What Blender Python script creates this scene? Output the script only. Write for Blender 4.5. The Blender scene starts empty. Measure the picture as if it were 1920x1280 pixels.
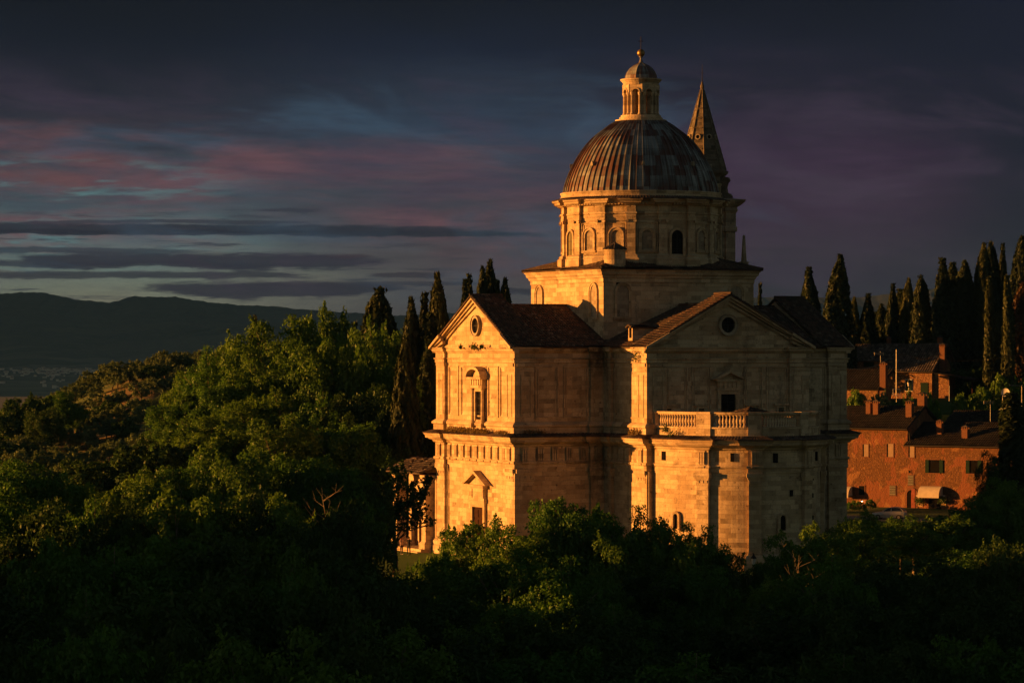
import bpy, math, random
import numpy as np
from mathutils import Vector
R = math.radians
PI = math.pi
sc = bpy.context.scene
col = sc.collection
# ------------------------------------------------------------------ camera
F = 6200.0            # focal length in pixels of a 1920 wide frame
ZC = 19.6             # eye height above the church lawn
cam = bpy.data.cameras.new('camera')
cam.sensor_width = 36.0
cam.lens = F / 1920 * 36.0
cam.shift_y = 17 / 1920
cam.clip_start = 1.0
cam.clip_end = 60000
camo = bpy.data.objects.new('camera', cam)
col.objects.link(camo)
camo.location = (0, 0, ZC)
camo.rotation_euler = (R(90), 0, 0)
sc.camera = camo
sc.view_settings.view_transform = 'Standard'
sc.view_settings.look = 'None'
sc.view_settings.exposure = 1.42
sc.view_settings.gamma = 1
sc.cycles.max_bounces = 6
sc.cycles.diffuse_bounces = 3
sc.cycles.transparent_max_bounces = 8
sc.cycles.volume_bounces = 0
# ------------------------------------------------------------------ sun
SUN_AZ = R(176.7)      # world angle of the direction towards the sun
SUN_EL = R(4.0)
sl = bpy.data.lights.new('sun', 'SUN')
sl.energy = 5.0
sl.color = (1.0, 0.385, 0.070)
sl.angle = R(0.5)
so = bpy.data.objects.new('sun', sl)
col.objects.link(so)
sd = Vector((math.cos(SUN_AZ) * math.cos(SUN_EL), math.sin(SUN_AZ) * math.cos(SUN_EL), math.sin(SUN_EL)))
so.rotation_euler = sd.to_track_quat('Z', 'Y').to_euler()


# ------------------------------------------------------------------ node helpers
class S:
    """a socket (or number) with arithmetic, to write node maths as formulas"""
    nt = None

    def __init__(s, v):
        s.v = v

    @staticmethod
    def op(o, *a, clamp=False):
        n = S.nt.nodes.new('ShaderNodeMath')
        n.operation = o
        n.use_clamp = clamp
        for i, x in enumerate(a):
            x = x.v if isinstance(x, S) else x
            if isinstance(x, (int, float)):
                n.inputs[i].default_value = x
            else:
                S.nt.links.new(x, n.inputs[i])
        return S(n.outputs[0])

    def __add__(s, o): return S.op('ADD', s, o)
    __radd__ = __add__
    def __sub__(s, o): return S.op('SUBTRACT', s, o)
    def __rsub__(s, o): return S.op('SUBTRACT', o, s)
    def __mul__(s, o): return S.op('MULTIPLY', s, o)
    __rmul__ = __mul__
    def __truediv__(s, o): return S.op('DIVIDE', s, o)
    def pw(s, o): return S.op('POWER', s, o)
    def cl(s): return S.op('ADD', s, 0.0, clamp=True)

    def step(s, a, b):
        """smoothstep from a to b"""
        n = S.nt.nodes.new('ShaderNodeMapRange')
        n.interpolation_type = 'SMOOTHSTEP'
        S.nt.links.new(s.v, n.inputs['Value'])
        lo, hi, x, y = (a, b, 0.0, 1.0) if a < b else (b, a, 1.0, 0.0)
        n.inputs['From Min'].default_value = lo
        n.inputs['From Max'].default_value = hi
        n.inputs['To Min'].default_value = x
        n.inputs['To Max'].default_value = y
        return S(n.outputs[0])


def comb(x, y, z):
    n = S.nt.nodes.new('ShaderNodeCombineXYZ')
    for i, v in enumerate((x, y, z)):
        v = v.v if isinstance(v, S) else v
        if isinstance(v, (int, float)):
            n.inputs[i].default_value = v
        else:
            S.nt.links.new(v, n.inputs[i])
    return n.outputs[0]


def sep(v):
    n = S.nt.nodes.new('ShaderNodeSeparateXYZ')
    S.nt.links.new(v, n.inputs[0])
    return [S(o) for o in n.outputs]


def noise(vec, scale, detail=3.0, rough=0.5, dist=0.0):
    n = S.nt.nodes.new('ShaderNodeTexNoise')
    n.inputs['Scale'].default_value = scale
    n.inputs['Detail'].default_value = detail
    n.inputs['Roughness'].default_value = rough
    n.inputs['Distortion'].default_value = dist
    if vec is not None:
        S.nt.links.new(vec, n.inputs['Vector'])
    return S(n.outputs['Fac'])


def s2l(c):
    return tuple(((x / 255) / 12.92 if x / 255 < .04045 else ((x / 255 + .055) / 1.055) ** 2.4) for x in c) + (1,)


def mix(f, a, b, mode='MIX'):
    n = S.nt.nodes.new('ShaderNodeMix')
    n.data_type = 'RGBA'
    n.blend_type = mode
    n.clamp_factor = True
    for sock, v in ((n.inputs['Factor'], f), (n.inputs['A'], a), (n.inputs['B'], b)):
        v = v.v if isinstance(v, S) else v
        if isinstance(v, (int, float)):
            sock.default_value = v
        elif isinstance(v, tuple):
            sock.default_value = v if len(v) == 4 else v + (1,)
        else:
            S.nt.links.new(v, sock)
    return n.outputs['Result']


def ramp(f, stops, interp='LINEAR'):
    n = S.nt.nodes.new('ShaderNodeValToRGB')
    cr = n.color_ramp
    cr.interpolation = interp
    while len(cr.elements) > 1:
        cr.elements.remove(cr.elements[0])
    cr.elements[0].position = stops[0][0]
    cr.elements[0].color = stops[0][1] if len(stops[0][1]) == 4 else stops[0][1] + (1,)
    for p, c in stops[1:]:
        e = cr.elements.new(p)
        e.color = c if len(c) == 4 else c + (1,)
    S.nt.links.new(f.v, n.inputs[0])
    return n.outputs[0]


# ------------------------------------------------------------------ world: dusk sky with a dark cloud bank in the east
BG = 0.1
w = bpy.data.worlds.new('World')
sc.world = w
w.use_nodes = True
S.nt = w.node_tree
S.nt.nodes.clear()
tc = S.nt.nodes.new('ShaderNodeTexCoord')
dx, dy, dz = sep(tc.outputs['Generated'])
az = S.op('ARCTAN2', dx, dy) * (180 / PI)
el = S.op('ARCSINE', dz) * (180 / PI)
AX = lambda px: (px - 960) / 108.2
EY = lambda py: (657 - py) / 108.2
wn = noise(comb(az * .35, el * 1.2, 0.0), 1.0, 4.0, .55)
wn2 = noise(comb(az * .22 + el * .25, el * 1.1, 3.0), 1.3, 5.0, .55, .4)
fine = noise(comb(az * 1.2, el * 9.0, 1.0), 1.0, 5.0, .6)
elw = (el + (wn - .5) * .9) / 12.0
E0 = lambda py: max(0.0, EY(py) / 12.0)
left = ramp(elw, [(0, s2l((80, 76, 70))), (E0(590), s2l((130, 127, 106))), (E0(530), s2l((120, 128, 112))),
                  (E0(460), s2l((94, 112, 113))), (E0(390), s2l((66, 80, 90))), (E0(320), s2l((52, 62, 76))),
                  (E0(250), s2l((46, 46, 60))), (E0(170), s2l((29, 32, 46))), (E0(80), s2l((17, 22, 37))),
                  (E0(0), s2l((12, 16, 28))), (1, s2l((11, 14, 24)))])
mid = ramp(elw, [(0, s2l((56, 50, 56))), (E0(560), s2l((84, 80, 80))), (E0(450), s2l((70, 60, 70))),
                 (E0(350), s2l((58, 60, 74))), (E0(250), s2l((46, 60, 80))), (E0(170), s2l((38, 46, 63))),
                 (E0(90), s2l((22, 29, 48))), (E0(0), s2l((15, 19, 32))), (1, s2l((11, 14, 25)))])
right = ramp(elw, [(0, s2l((40, 35, 46))), (E0(540), s2l((48, 40, 56))), (E0(400), s2l((56, 38, 60))),
                   (E0(300), s2l((54, 36, 60))), (E0(200), s2l((36, 31, 49))), (E0(100), s2l((23, 25, 42))),
                   (E0(0), s2l((14, 17, 31))), (1, s2l((11, 13, 25)))])
azw = az + (wn - .5) * 2.5
c = mix(azw.step(AX(250), AX(850)), left, mid)
c = mix(azw.step(AX(900), AX(1400)), c, right)
c = mix(azw.step(AX(1550), AX(2000)), c, s2l((21, 24, 42)))
# pink lit cloud veils
pk = wn2.step(.40, .70) * el.step(EY(560), EY(440)) * el.step(EY(205), EY(290)) * az.step(AX(1500), AX(700))
c = mix(pk * .75, c, s2l((112, 74, 82)))
pk2 = noise(comb(az * .5 + el * .9, el * 2.0, 9.0), 1.1, 4.0, .5, .3).step(.42, .70) \
    * el.step(EY(440), EY(330)) * el.step(EY(210), EY(265)) * az.step(AX(560), AX(260))
c = mix(pk2 * .75, c, s2l((104, 68, 72)))
# teal gaps low on the left
tl = noise(comb(az * .5, el * 3.0, 5.0), 1.5, 4.0, .5).step(.5, .66) * el.step(EY(540), EY(480)) * el.step(EY(280), EY(340)) * az.step(AX(560), AX(150))
c = mix(tl * .8, c, s2l((88, 126, 130)))


BN = [(noise(comb(az * 1.1, el * 9.0, o), 1.5, 6.0, .7, .3), noise(comb(az * .45, el * .4, o + 3.0), 1.3, 3.0, .6)) for o in (4.0, 11.0)]
BU = []


def band(cy, h, x0, x1, soft, slope=0.0, amp=.12, colr=(36, 37, 52), op=1.0, fr=1.0):
    global c
    nn, n2 = BN[len(BU) % 2]
    BU.append(1)
    d = el + (az - AX((x0 + x1) / 2)) * slope - EY(cy) + (n2 - .5) * .16
    hh = h / 108.2 * 1.25
    q = (d / (n2 * 1.7 + .15)) / hh
    env = S.op('EXPONENT', q * q * -1.0) * az.step(AX(x0 - soft * 1.6), AX(x0 + soft)) * az.step(AX(x1 + soft * 1.6), AX(x1 - soft))
    m = (env + (nn - .5) * 1.15).step(.34, .78) * (op * .93)
    c = mix(m, c, s2l(colr))


random.seed(3)
band(429, 9, -800, 880, 230, .004, .05, (36, 37, 52))
band(437, 5, -400, 1010, 90, .004, .03, (34, 35, 50))
band(418, 4, 60, 560, 120, .0, .04, (44, 43, 58), .8)
band(395, 4, 500, 600, 60, .0, .04, (46, 46, 62), .7)
band(488, 12, 60, 690, 90, .0, .09, (44, 42, 56))
band(470, 6, -700, 330, 160, .004, .09, (50, 54, 66), .9)
band(496, 7, -700, 480, 190, .0, .10, (46, 45, 58), .9)
band(517, 7, -300, 560, 120, .0, .10, (46, 45, 56), .9)
band(541, 12, 290, 740, 70, .0, .07, (48, 45, 57))
band(533, 5, 500, 900, 90, .0, .06, (52, 47, 58), .8)
band(516, 6, 700, 830, 50, .0, .06, (54, 48, 58), .9)
band(480, 4, 620, 690, 40, .0, .05, (60, 46, 56), .7)
band(545, 5, 900, 1100, 90, .0, .05, (42, 39, 54), .8)
band(543, 4, 1360, 1480, 50, .0, .04, (38, 35, 50), .7)
thin = noise(comb(az * .55, el * 11.0, 7.0), 1.25, 6.0, .62).step(.56, .66) * el.step(EY(585), EY(560)) * el.step(EY(360), EY(430)) * az.step(AX(1000), AX(700))
c = mix(thin * .75, c, s2l((50, 48, 61)))
# faint streaks everywhere, then down-weight
# broad mauve sheets and soft blue windows
sh = noise(comb(az * .28, el * .9 + az * .1, 12.0), 1.0, 5.0, .6, .6)
c = mix(sh.step(.48, .70) * .5 * el.step(EY(600), EY(500)) * el.step(EY(60), EY(240)), c, s2l((68, 54, 74)))
c = mix(sh.step(.50, .28) * .4 * el.step(EY(600), EY(500)) * el.step(EY(90), EY(230)) * az.step(AX(1750), AX(1250)), c, s2l((64, 90, 112)))
c = mix(fine.step(.35, .75) * .20, c, s2l((22, 24, 36)))
nt = S.nt
sky = nt.nodes.new('ShaderNodeTexSky')
sky.sky_type = 'NISHITA'
sky.sun_disc = False
sky.sun_elevation = SUN_EL
sky.sun_rotation = PI / 2 - SUN_AZ
sky.altitude = 400
# the cloud bank stands in the view direction and fades out to the open dusk sky
am = S.op('ABSOLUTE', az).step(75, 25) * el.step(60, 18)
cs = nt.nodes.new('ShaderNodeVectorMath')
cs.operation = 'SCALE'
nt.links.new(c, cs.inputs[0])
cs.inputs['Scale'].default_value = .385 / BG      # for exposure +1.42
skc = mix(1.0, sky.outputs[0], (0.25, 0.235, 0.215, 1), 'MULTIPLY')
fin = mix(am, skc, cs.outputs[0])
bg = nt.nodes.new('ShaderNodeBackground')
bg.inputs['Strength'].default_value = BG
nt.links.new(fin, bg.inputs['Color'])
wo = nt.nodes.new('ShaderNodeOutputWorld')
nt.links.new(bg.outputs[0], wo.inputs['Surface'])


# ------------------------------------------------------------------ materials
def new_mat(name):
    m = bpy.data.materials.new(name)
    m.use_nodes = True
    m.node_tree.nodes.clear()
    S.nt = m.node_tree
    return m


def finish(colr, rough=.9, bump=None, bstr=.3, bdist=.05, metal=0.0, spec=.2):
    nt = S.nt
    b = nt.nodes.new('ShaderNodeBsdfPrincipled')
    o = nt.nodes.new('ShaderNodeOutputMaterial')
    if isinstance(colr, tuple):
        b.inputs['Base Color'].default_value = colr if len(colr) == 4 else colr + (1,)
    else:
        nt.links.new(colr, b.inputs['Base Color'])
    if isinstance(rough, (int, float)):
        b.inputs['Roughness'].default_value = rough
    else:
        nt.links.new(rough.v, b.inputs['Roughness'])
    b.inputs['Metallic'].default_value = metal
    b.inputs['Specular IOR Level'].default_value = spec
    if bump is not None:
        n = nt.nodes.new('ShaderNodeBump')
        n.inputs['Strength'].default_value = bstr
        n.inputs['Distance'].default_value = bdist
        nt.links.new(bump.v, n.inputs['Height'])
        nt.links.new(n.outputs[0], b.inputs['Normal'])
    nt.links.new(b.outputs[0], o.inputs['Surface'])
    return b


def coord(kind='Object'):
    n = S.nt.nodes.new('ShaderNodeTexCoord')
    return n.outputs[kind]


def geo_pos():
    n = S.nt.nodes.new('ShaderNodeNewGeometry')
    return n.outputs['Position']


def stone_mat(name, base=(.58, .45, .30), alt=(.35, .26, .165), stain=1.0, bw=.98, bh=.42):
    m = new_mat(name)
    uv = coord('UV')
    ob = coord('Object')
    x, y, z = sep(ob)
    u, v, _ = sep(uv)

    def brick(vec, w_, h_, mort, off):
        b = S.nt.nodes.new('ShaderNodeTexBrick')
        S.nt.links.new(vec, b.inputs['Vector'])
        b.offset = off
        b.squash = 1.5
        b.squash_frequency = 3
        b.inputs['Scale'].default_value = 1.0
        b.inputs['Brick Width'].default_value = w_
        b.inputs['Row Height'].default_value = h_
        b.inputs['Mortar Size'].default_value = mort
        b.inputs['Mortar Smooth'].default_value = .5
        b.inputs['Color1'].default_value = (0, 0, 0, 1)
        b.inputs['Color2'].default_value = (1, 1, 1, 1)
        b.inputs['Mortar'].default_value = (.5, .5, .5, 1)
        return b
    big = noise(ob, .30, 4.0, .65)
    med = noise(ob, 1.3, 6.0, .7)
    fn = noise(ob, 7.0, 5.0, .75)
    # slightly wavy courses
    wv = comb(u + (med - .5) * .10, v + (big - .5) * .12, 0.0)
    b = brick(wv, bw, bh, .010, .5)
    b2 = brick(comb(u + 3.3, v, 0.0), bw * 1.9, bh * 2, .0, .35)
    k1 = sep(b.outputs['Color'])[0]
    k2 = sep(b2.outputs['Color'])[0]
    kk = k1 * .8 + k2 * .1 + (med - .5) * 1.0
    c1 = mix(kk.step(.05, .95), base + (1,), alt + (1,))
    c1 = mix(kk.step(.72, 1.02) * .85, c1, tuple(q * .55 for q in alt) + (1,))
    c1 = mix(S(b.outputs['Fac']) * .6, c1, tuple(q * .55 for q in alt) + (1,))
    c1 = mix(big.step(.42, .70) * .6, c1, tuple(q * p for q, p in zip(base, (.58, .50, .42))) + (1,))
    c1 = mix(fn.step(.52, .68) * .5, c1, tuple(q * .5 for q in alt) + (1,))
    # lost chips and pits
    vo = S.nt.nodes.new('ShaderNodeTexVoronoi')
    vo.inputs['Scale'].default_value = 1.5
    S.nt.links.new(ob, vo.inputs['Vector'])
    pit = (S(vo.outputs['Distance']) + (fn - .5) * .25).step(.17, .09) * med.step(.44, .58)
    c1 = mix(pit * .75, c1, (.13, .075, .04, 1))
    # dark rain streaks running down
    st = noise(comb(x * 1.1 + med, y * 1.1, z * .16), 1.0, 5.0, .7)
    c1 = mix((st * .65 + fn * .35).step(.52, .66) * (.55 * stain), c1, (.115, .095, .07, 1))
    # black run-off stain in the angle between the arms
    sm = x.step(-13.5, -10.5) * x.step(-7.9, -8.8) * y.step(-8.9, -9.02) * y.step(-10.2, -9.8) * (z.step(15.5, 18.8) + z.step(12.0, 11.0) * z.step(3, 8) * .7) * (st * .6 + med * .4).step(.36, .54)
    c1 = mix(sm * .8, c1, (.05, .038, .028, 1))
    finish(c1, .95, fn * .7 + med * .6 + S(b.outputs['Fac']) * -.6 + pit * -1.0, .6, .07, 0.0, .05)
    return m


def plain_mat(name, colr, rough=.85, var=.35, scale=2.0, bstr=.2, metal=0.0, spec=.2):
    m = new_mat(name)
    n = noise(coord('Object'), scale, 4.0, .6)
    c1 = mix(n.step(.35, .7) * var, colr + (1,), tuple(v * .45 for v in colr) + (1,))
    finish(c1, rough, n, bstr, .03, metal, spec)
    return m


def tile_mat(name, base=(.095, .052, .038), alt=(.040, .029, .025), pale=(.18, .13, .10), stripe=False):
    m = new_mat(name)
    uv = coord('UV')
    u, v, _ = sep(uv)
    cell = S.nt.nodes.new('ShaderNodeTexWhiteNoise')
    cell.noise_dimensions = '2D'
    S.nt.links.new(comb(S.op('FLOOR', u), S.op('FLOOR', v), 0.0), cell.inputs['Vector'])
    cv = S(cell.outputs['Value'])
    ob = coord('Object')
    big = noise(ob, .5, 4.0, .6)
    fn = noise(ob, 6.0, 4.0, .7)
    c1 = mix(cv.step(.2, .8), base + (1,), alt + (1,))
    c1 = mix(cv.step(.86, .93) * .8, c1, pale + (1,))
    c1 = mix(big.step(.4, .7) * .6, c1, (.035, .032, .025, 1))
    c1 = mix(fn.step(.55, .75) * .4, c1, (.12, .10, .075, 1) if not stripe else (.06, .05, .04, 1))
    finish(c1, .93, fn, .3, .03)
    return m


def rubble_mat(name, base=(.22, .11, .052), seed=0.0, brick=.5):
    m = new_mat(name)
    ob = coord('Object')
    x, y, z = sep(ob)
    uv = coord('UV')
    b = S.nt.nodes.new('ShaderNodeTexBrick')
    S.nt.links.new(uv, b.inputs['Vector'])
    b.inputs['Scale'].default_value = 1.0
    b.inputs['Brick Width'].default_value = .34
    b.inputs['Row Height'].default_value = .13
    b.inputs['Mortar Size'].default_value = .012
    b.inputs['Color1'].default_value = (.20, .068, .036, 1)
    b.inputs['Color2'].default_value = (.18, .06, .03, 1)
    b.inputs['Mortar'].default_value = (.22, .12, .07, 1)
    vo = S.nt.nodes.new('ShaderNodeTexVoronoi')
    vo.inputs['Scale'].default_value = 5.0
    S.nt.links.new(ob, vo.inputs['Vector'])
    vd = S(vo.outputs['Distance'])
    vc = sep(vo.outputs['Color'])[0]
    c1 = mix(vc.step(.1, .9), tuple(v * .9 for v in base) + (1,), tuple(v * .55 for v in base) + (1,))
    c1 = mix(vd.step(.32, .5) * .6, c1, (.10, .05, .03, 1))
    big = noise(comb(x * .5 + seed, y * .5, z * .35), 1.0, 3.0, .6, .5)
    c1 = mix((big + z.step(3.2, 1.2) * .10).step(.55, .58) * brick, c1, b.outputs['Color'])
    pl = noise(comb(x * .8 + seed + 7, y * .8, z * .8), .6, 4.0, .6, .6)
    c1 = mix(pl.step(.60, .62) * .7, c1, (base[0] * 1.2, base[1] * 1.2, base[2] * 1.15, 1))
    st = noise(comb(x * 1.5, y * 1.5, z * .2), 1.0, 4.0, .6)
    c1 = mix(st.step(.55, .75) * .5, c1, (.08, .045, .03, 1))
    finish(c1, .97, vd * -1.0 + st * .4, .8, .06, 0.0, .03)
    return m


def leaf_mat(name, c0, c1, trans=.28, var=.25):
    m = new_mat(name)
    nt = S.nt
    oi = nt.nodes.new('ShaderNodeObjectInfo')
    rnd = S(oi.outputs['Random'])
    uv = sep(coord('UV'))[0]
    cc = mix(uv, c0 + (1,), c1 + (1,))
    g = mix(rnd, (1 - var, 1 - var * .8, 1 - var * .6, 1), (1 + var, 1 + var * .6, 1 + var * .3, 1))
    cc = mix(1.0, cc, g, 'MULTIPLY')
    d = nt.nodes.new('ShaderNodeBsdfDiffuse')
    t = nt.nodes.new('ShaderNodeBsdfTranslucent')
    gl = nt.nodes.new('ShaderNodeBsdfGlossy')
    gl.inputs['Roughness'].default_value = .55
    gl.inputs['Color'].default_value = (.6, .6, .6, 1)
    nt.links.new(cc, d.inputs['Color'])
    tcx = mix(1.0, cc, (1.5, 1.5, .6, 1), 'MULTIPLY')
    nt.links.new(tcx, t.inputs['Color'])
    ms = nt.nodes.new('ShaderNodeMixShader')
    ms.inputs[0].default_value = trans
    nt.links.new(d.outputs[0], ms.inputs[1])
    nt.links.new(t.outputs[0], ms.inputs[2])
    m2 = nt.nodes.new('ShaderNodeMixShader')
    m2.inputs[0].default_value = .025
    nt.links.new(ms.outputs[0], m2.inputs[1])
    nt.links.new(gl.outputs[0], m2.inputs[2])
    o = nt.nodes.new('ShaderNodeOutputMaterial')
    nt.links.new(m2.outputs[0], o.inputs['Surface'])
    return m


M = {}
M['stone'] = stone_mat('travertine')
M['stone_dark'] = stone_mat('weathered_travertine', (.42, .35, .26), (.27, .22, .165), 1.2, .7, .38)
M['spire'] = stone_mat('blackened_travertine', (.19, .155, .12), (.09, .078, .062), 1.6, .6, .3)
M['tile'] = tile_mat('old_roof_tiles')
M['tile_dark'] = tile_mat('dark_roof_tiles', (.020, .014, .012), (.010, .008, .007), (.05, .036, .028), True)  # near-black tile tones for the dark house roofs
M['tile_grey'] = tile_mat('lichened_roof_tiles', (.11, .080, .066), (.05, .04, .035), (.24, .19, .155), True)
M['rubble'] = rubble_mat('rubble_wall', brick=.85)
M['rubble2'] = rubble_mat('ochre_rubble_wall', (.40, .22, .11), 13.0, .2)
M['plaster'] = plain_mat('ochre_plaster', (.42, .27, .14), .95, .5)
M['brick'] = plain_mat('red_brick', (.17, .075, .042), .9, .5, 4.0)
M['dark'] = plain_mat('dark_interior', (.010, .009, .009), .9, .2, 2.0, .2, 0.0, 0.0)
M['glass'] = plain_mat('dark_glass', (.02, .022, .022), .25, .3, 1.0, 0.0, 0.0, .5)
M['glass_warm'] = plain_mat('old_glass', (.16, .13, .05), .35, .3, 1.0, 0.0, 0.0, .5)
M['wood'] = plain_mat('dark_wood', (.045, .022, .014), .9, .5, 3.0, .2, 0.0, .02)
M['redwood'] = plain_mat('red_painted_wood', (.24, .06, .035), .75, .5, 3.0)
M['green'] = plain_mat('green_shutter', (.016, .032, .022), .9, .3, 3.0, .2, 0.0, .05)
M['blind'] = plain_mat('pale_blind', (.30, .21, .15), .8, .3, 3.0)
M['iron'] = plain_mat('dark_iron', (.035, .03, .028), .6, .3, 5.0, .1, .6)
M['steel'] = plain_mat('galvanised_pole', (.30, .27, .22), .55, .4, 5.0, .1, .3)
M['gold'] = plain_mat('gilded_copper', (.30, .19, .07), .42, .5, 3.0, .1, .85)
M['awning'] = plain_mat('cream_canvas', (.50, .42, .33), .9, .3, 2.0)
M['bark'] = plain_mat('bark', (.10, .075, .05), .95, .5, 4.0, .5)
M['bark_pale'] = plain_mat('pale_bark', (.26, .20, .13), .95, .5, 4.0, .5)
M['carpaint'] = plain_mat('silver_car_paint', (.42, .40, .37), .3, .1, 1.0, .0, .4, .5)
M['tyre'] = plain_mat('tyre_rubber', (.02, .02, .02), .9, .2)
M['skin'] = plain_mat('skin', (.45, .26, .18), .6, .1)
M['cloth_dark'] = plain_mat('black_cloth', (.015, .015, .018), .95, .2)
M['cloth_pale'] = plain_mat('pale_pink_cloth', (.5, .34, .28), .95, .2)
M['jeans'] = plain_mat('dark_trousers', (.06, .05, .06), .95, .2)
M['hair_red'] = plain_mat('reddish_hair', (.20, .06, .02), .7, .2)
M['hair_dark'] = plain_mat('dark_hair', (.02, .014, .01), .7, .2)
M['whitepaint'] = plain_mat('white_paint', (.62, .58, .52), .8, .2)
M['leaf'] = leaf_mat('oak_leaves', (.028, .084, .010), (.082, .185, .019))
M['leaf_y'] = leaf_mat('young_leaves', (.042, .105, .012), (.115, .205, .021))
M['leaf_d'] = leaf_mat('dark_leaves', (.020, .050, .009), (.045, .092, .015), .18)
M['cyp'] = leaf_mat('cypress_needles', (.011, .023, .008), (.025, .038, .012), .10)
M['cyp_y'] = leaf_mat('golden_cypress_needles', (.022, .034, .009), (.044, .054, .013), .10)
M['olive'] = leaf_mat('olive_leaves', (.06, .10, .042), (.125, .17, .08), .15)
M['dry'] = leaf_mat('dry_weeds', (.12, .08, .03), (.20, .13, .05), .3)

# lead and copper sheets of the dome
m = new_mat('dome_sheets')
uvx, uvy, _ = sep(coord('UV'))
cell = S.nt.nodes.new('ShaderNodeTexWhiteNoise')
cell.noise_dimensions = '2D'
S.nt.links.new(comb(S.op('FLOOR', uvx), S.op('FLOOR', uvy + noise(comb(S.op('FLOOR', uvx * .25), 0.0, 0.0), 3.7, 0) * 1.2), 0.0), cell.inputs['Vector'])
cv = S(cell.outputs['Value'])
reg = noise(comb(uvx * .07, uvy * .35, 2.0), 1.0, 3.0, .6)
streak = noise(comb(uvx * 2.4, uvy * .25, 1.0), 1.0, 4.0, .7)
side = noise(comb(uvx * .045, uvy * .5, 2.0), 1.0, 2.0, .6)
k = (cv * .30 + reg * .7 + streak * .75 - .37 + (side - .5) * .5).cl()
dc = ramp(k, [(.0, (0.034, 0.018, 0.016)), (.22, (0.074, 0.032, 0.027)), (.36, (0.115, 0.049, 0.038)), (.46, (0.101, 0.084, 0.084)),
              (.60, (0.203, 0.209, 0.216)), (.78, (0.324, 0.338, 0.344)), (1, (0.459, 0.472, 0.472))])
dc = mix(streak.step(.56, .70) * .55, dc, (.36, .36, .34, 1))
dc = mix(noise(comb(uvx * 3.1, uvy * .3, 5.0), 1.0, 4.0, .6).step(.54, .68) * .8, dc, (.03, .022, .020, 1))
seam = S.op('FRACT', uvy).step(.06, .0)
dc = mix(seam * .5, dc, (.03, .025, .02, 1))
finish(dc, .62, streak, .2, .03, .15, .35)
M['dome'] = m


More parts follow.
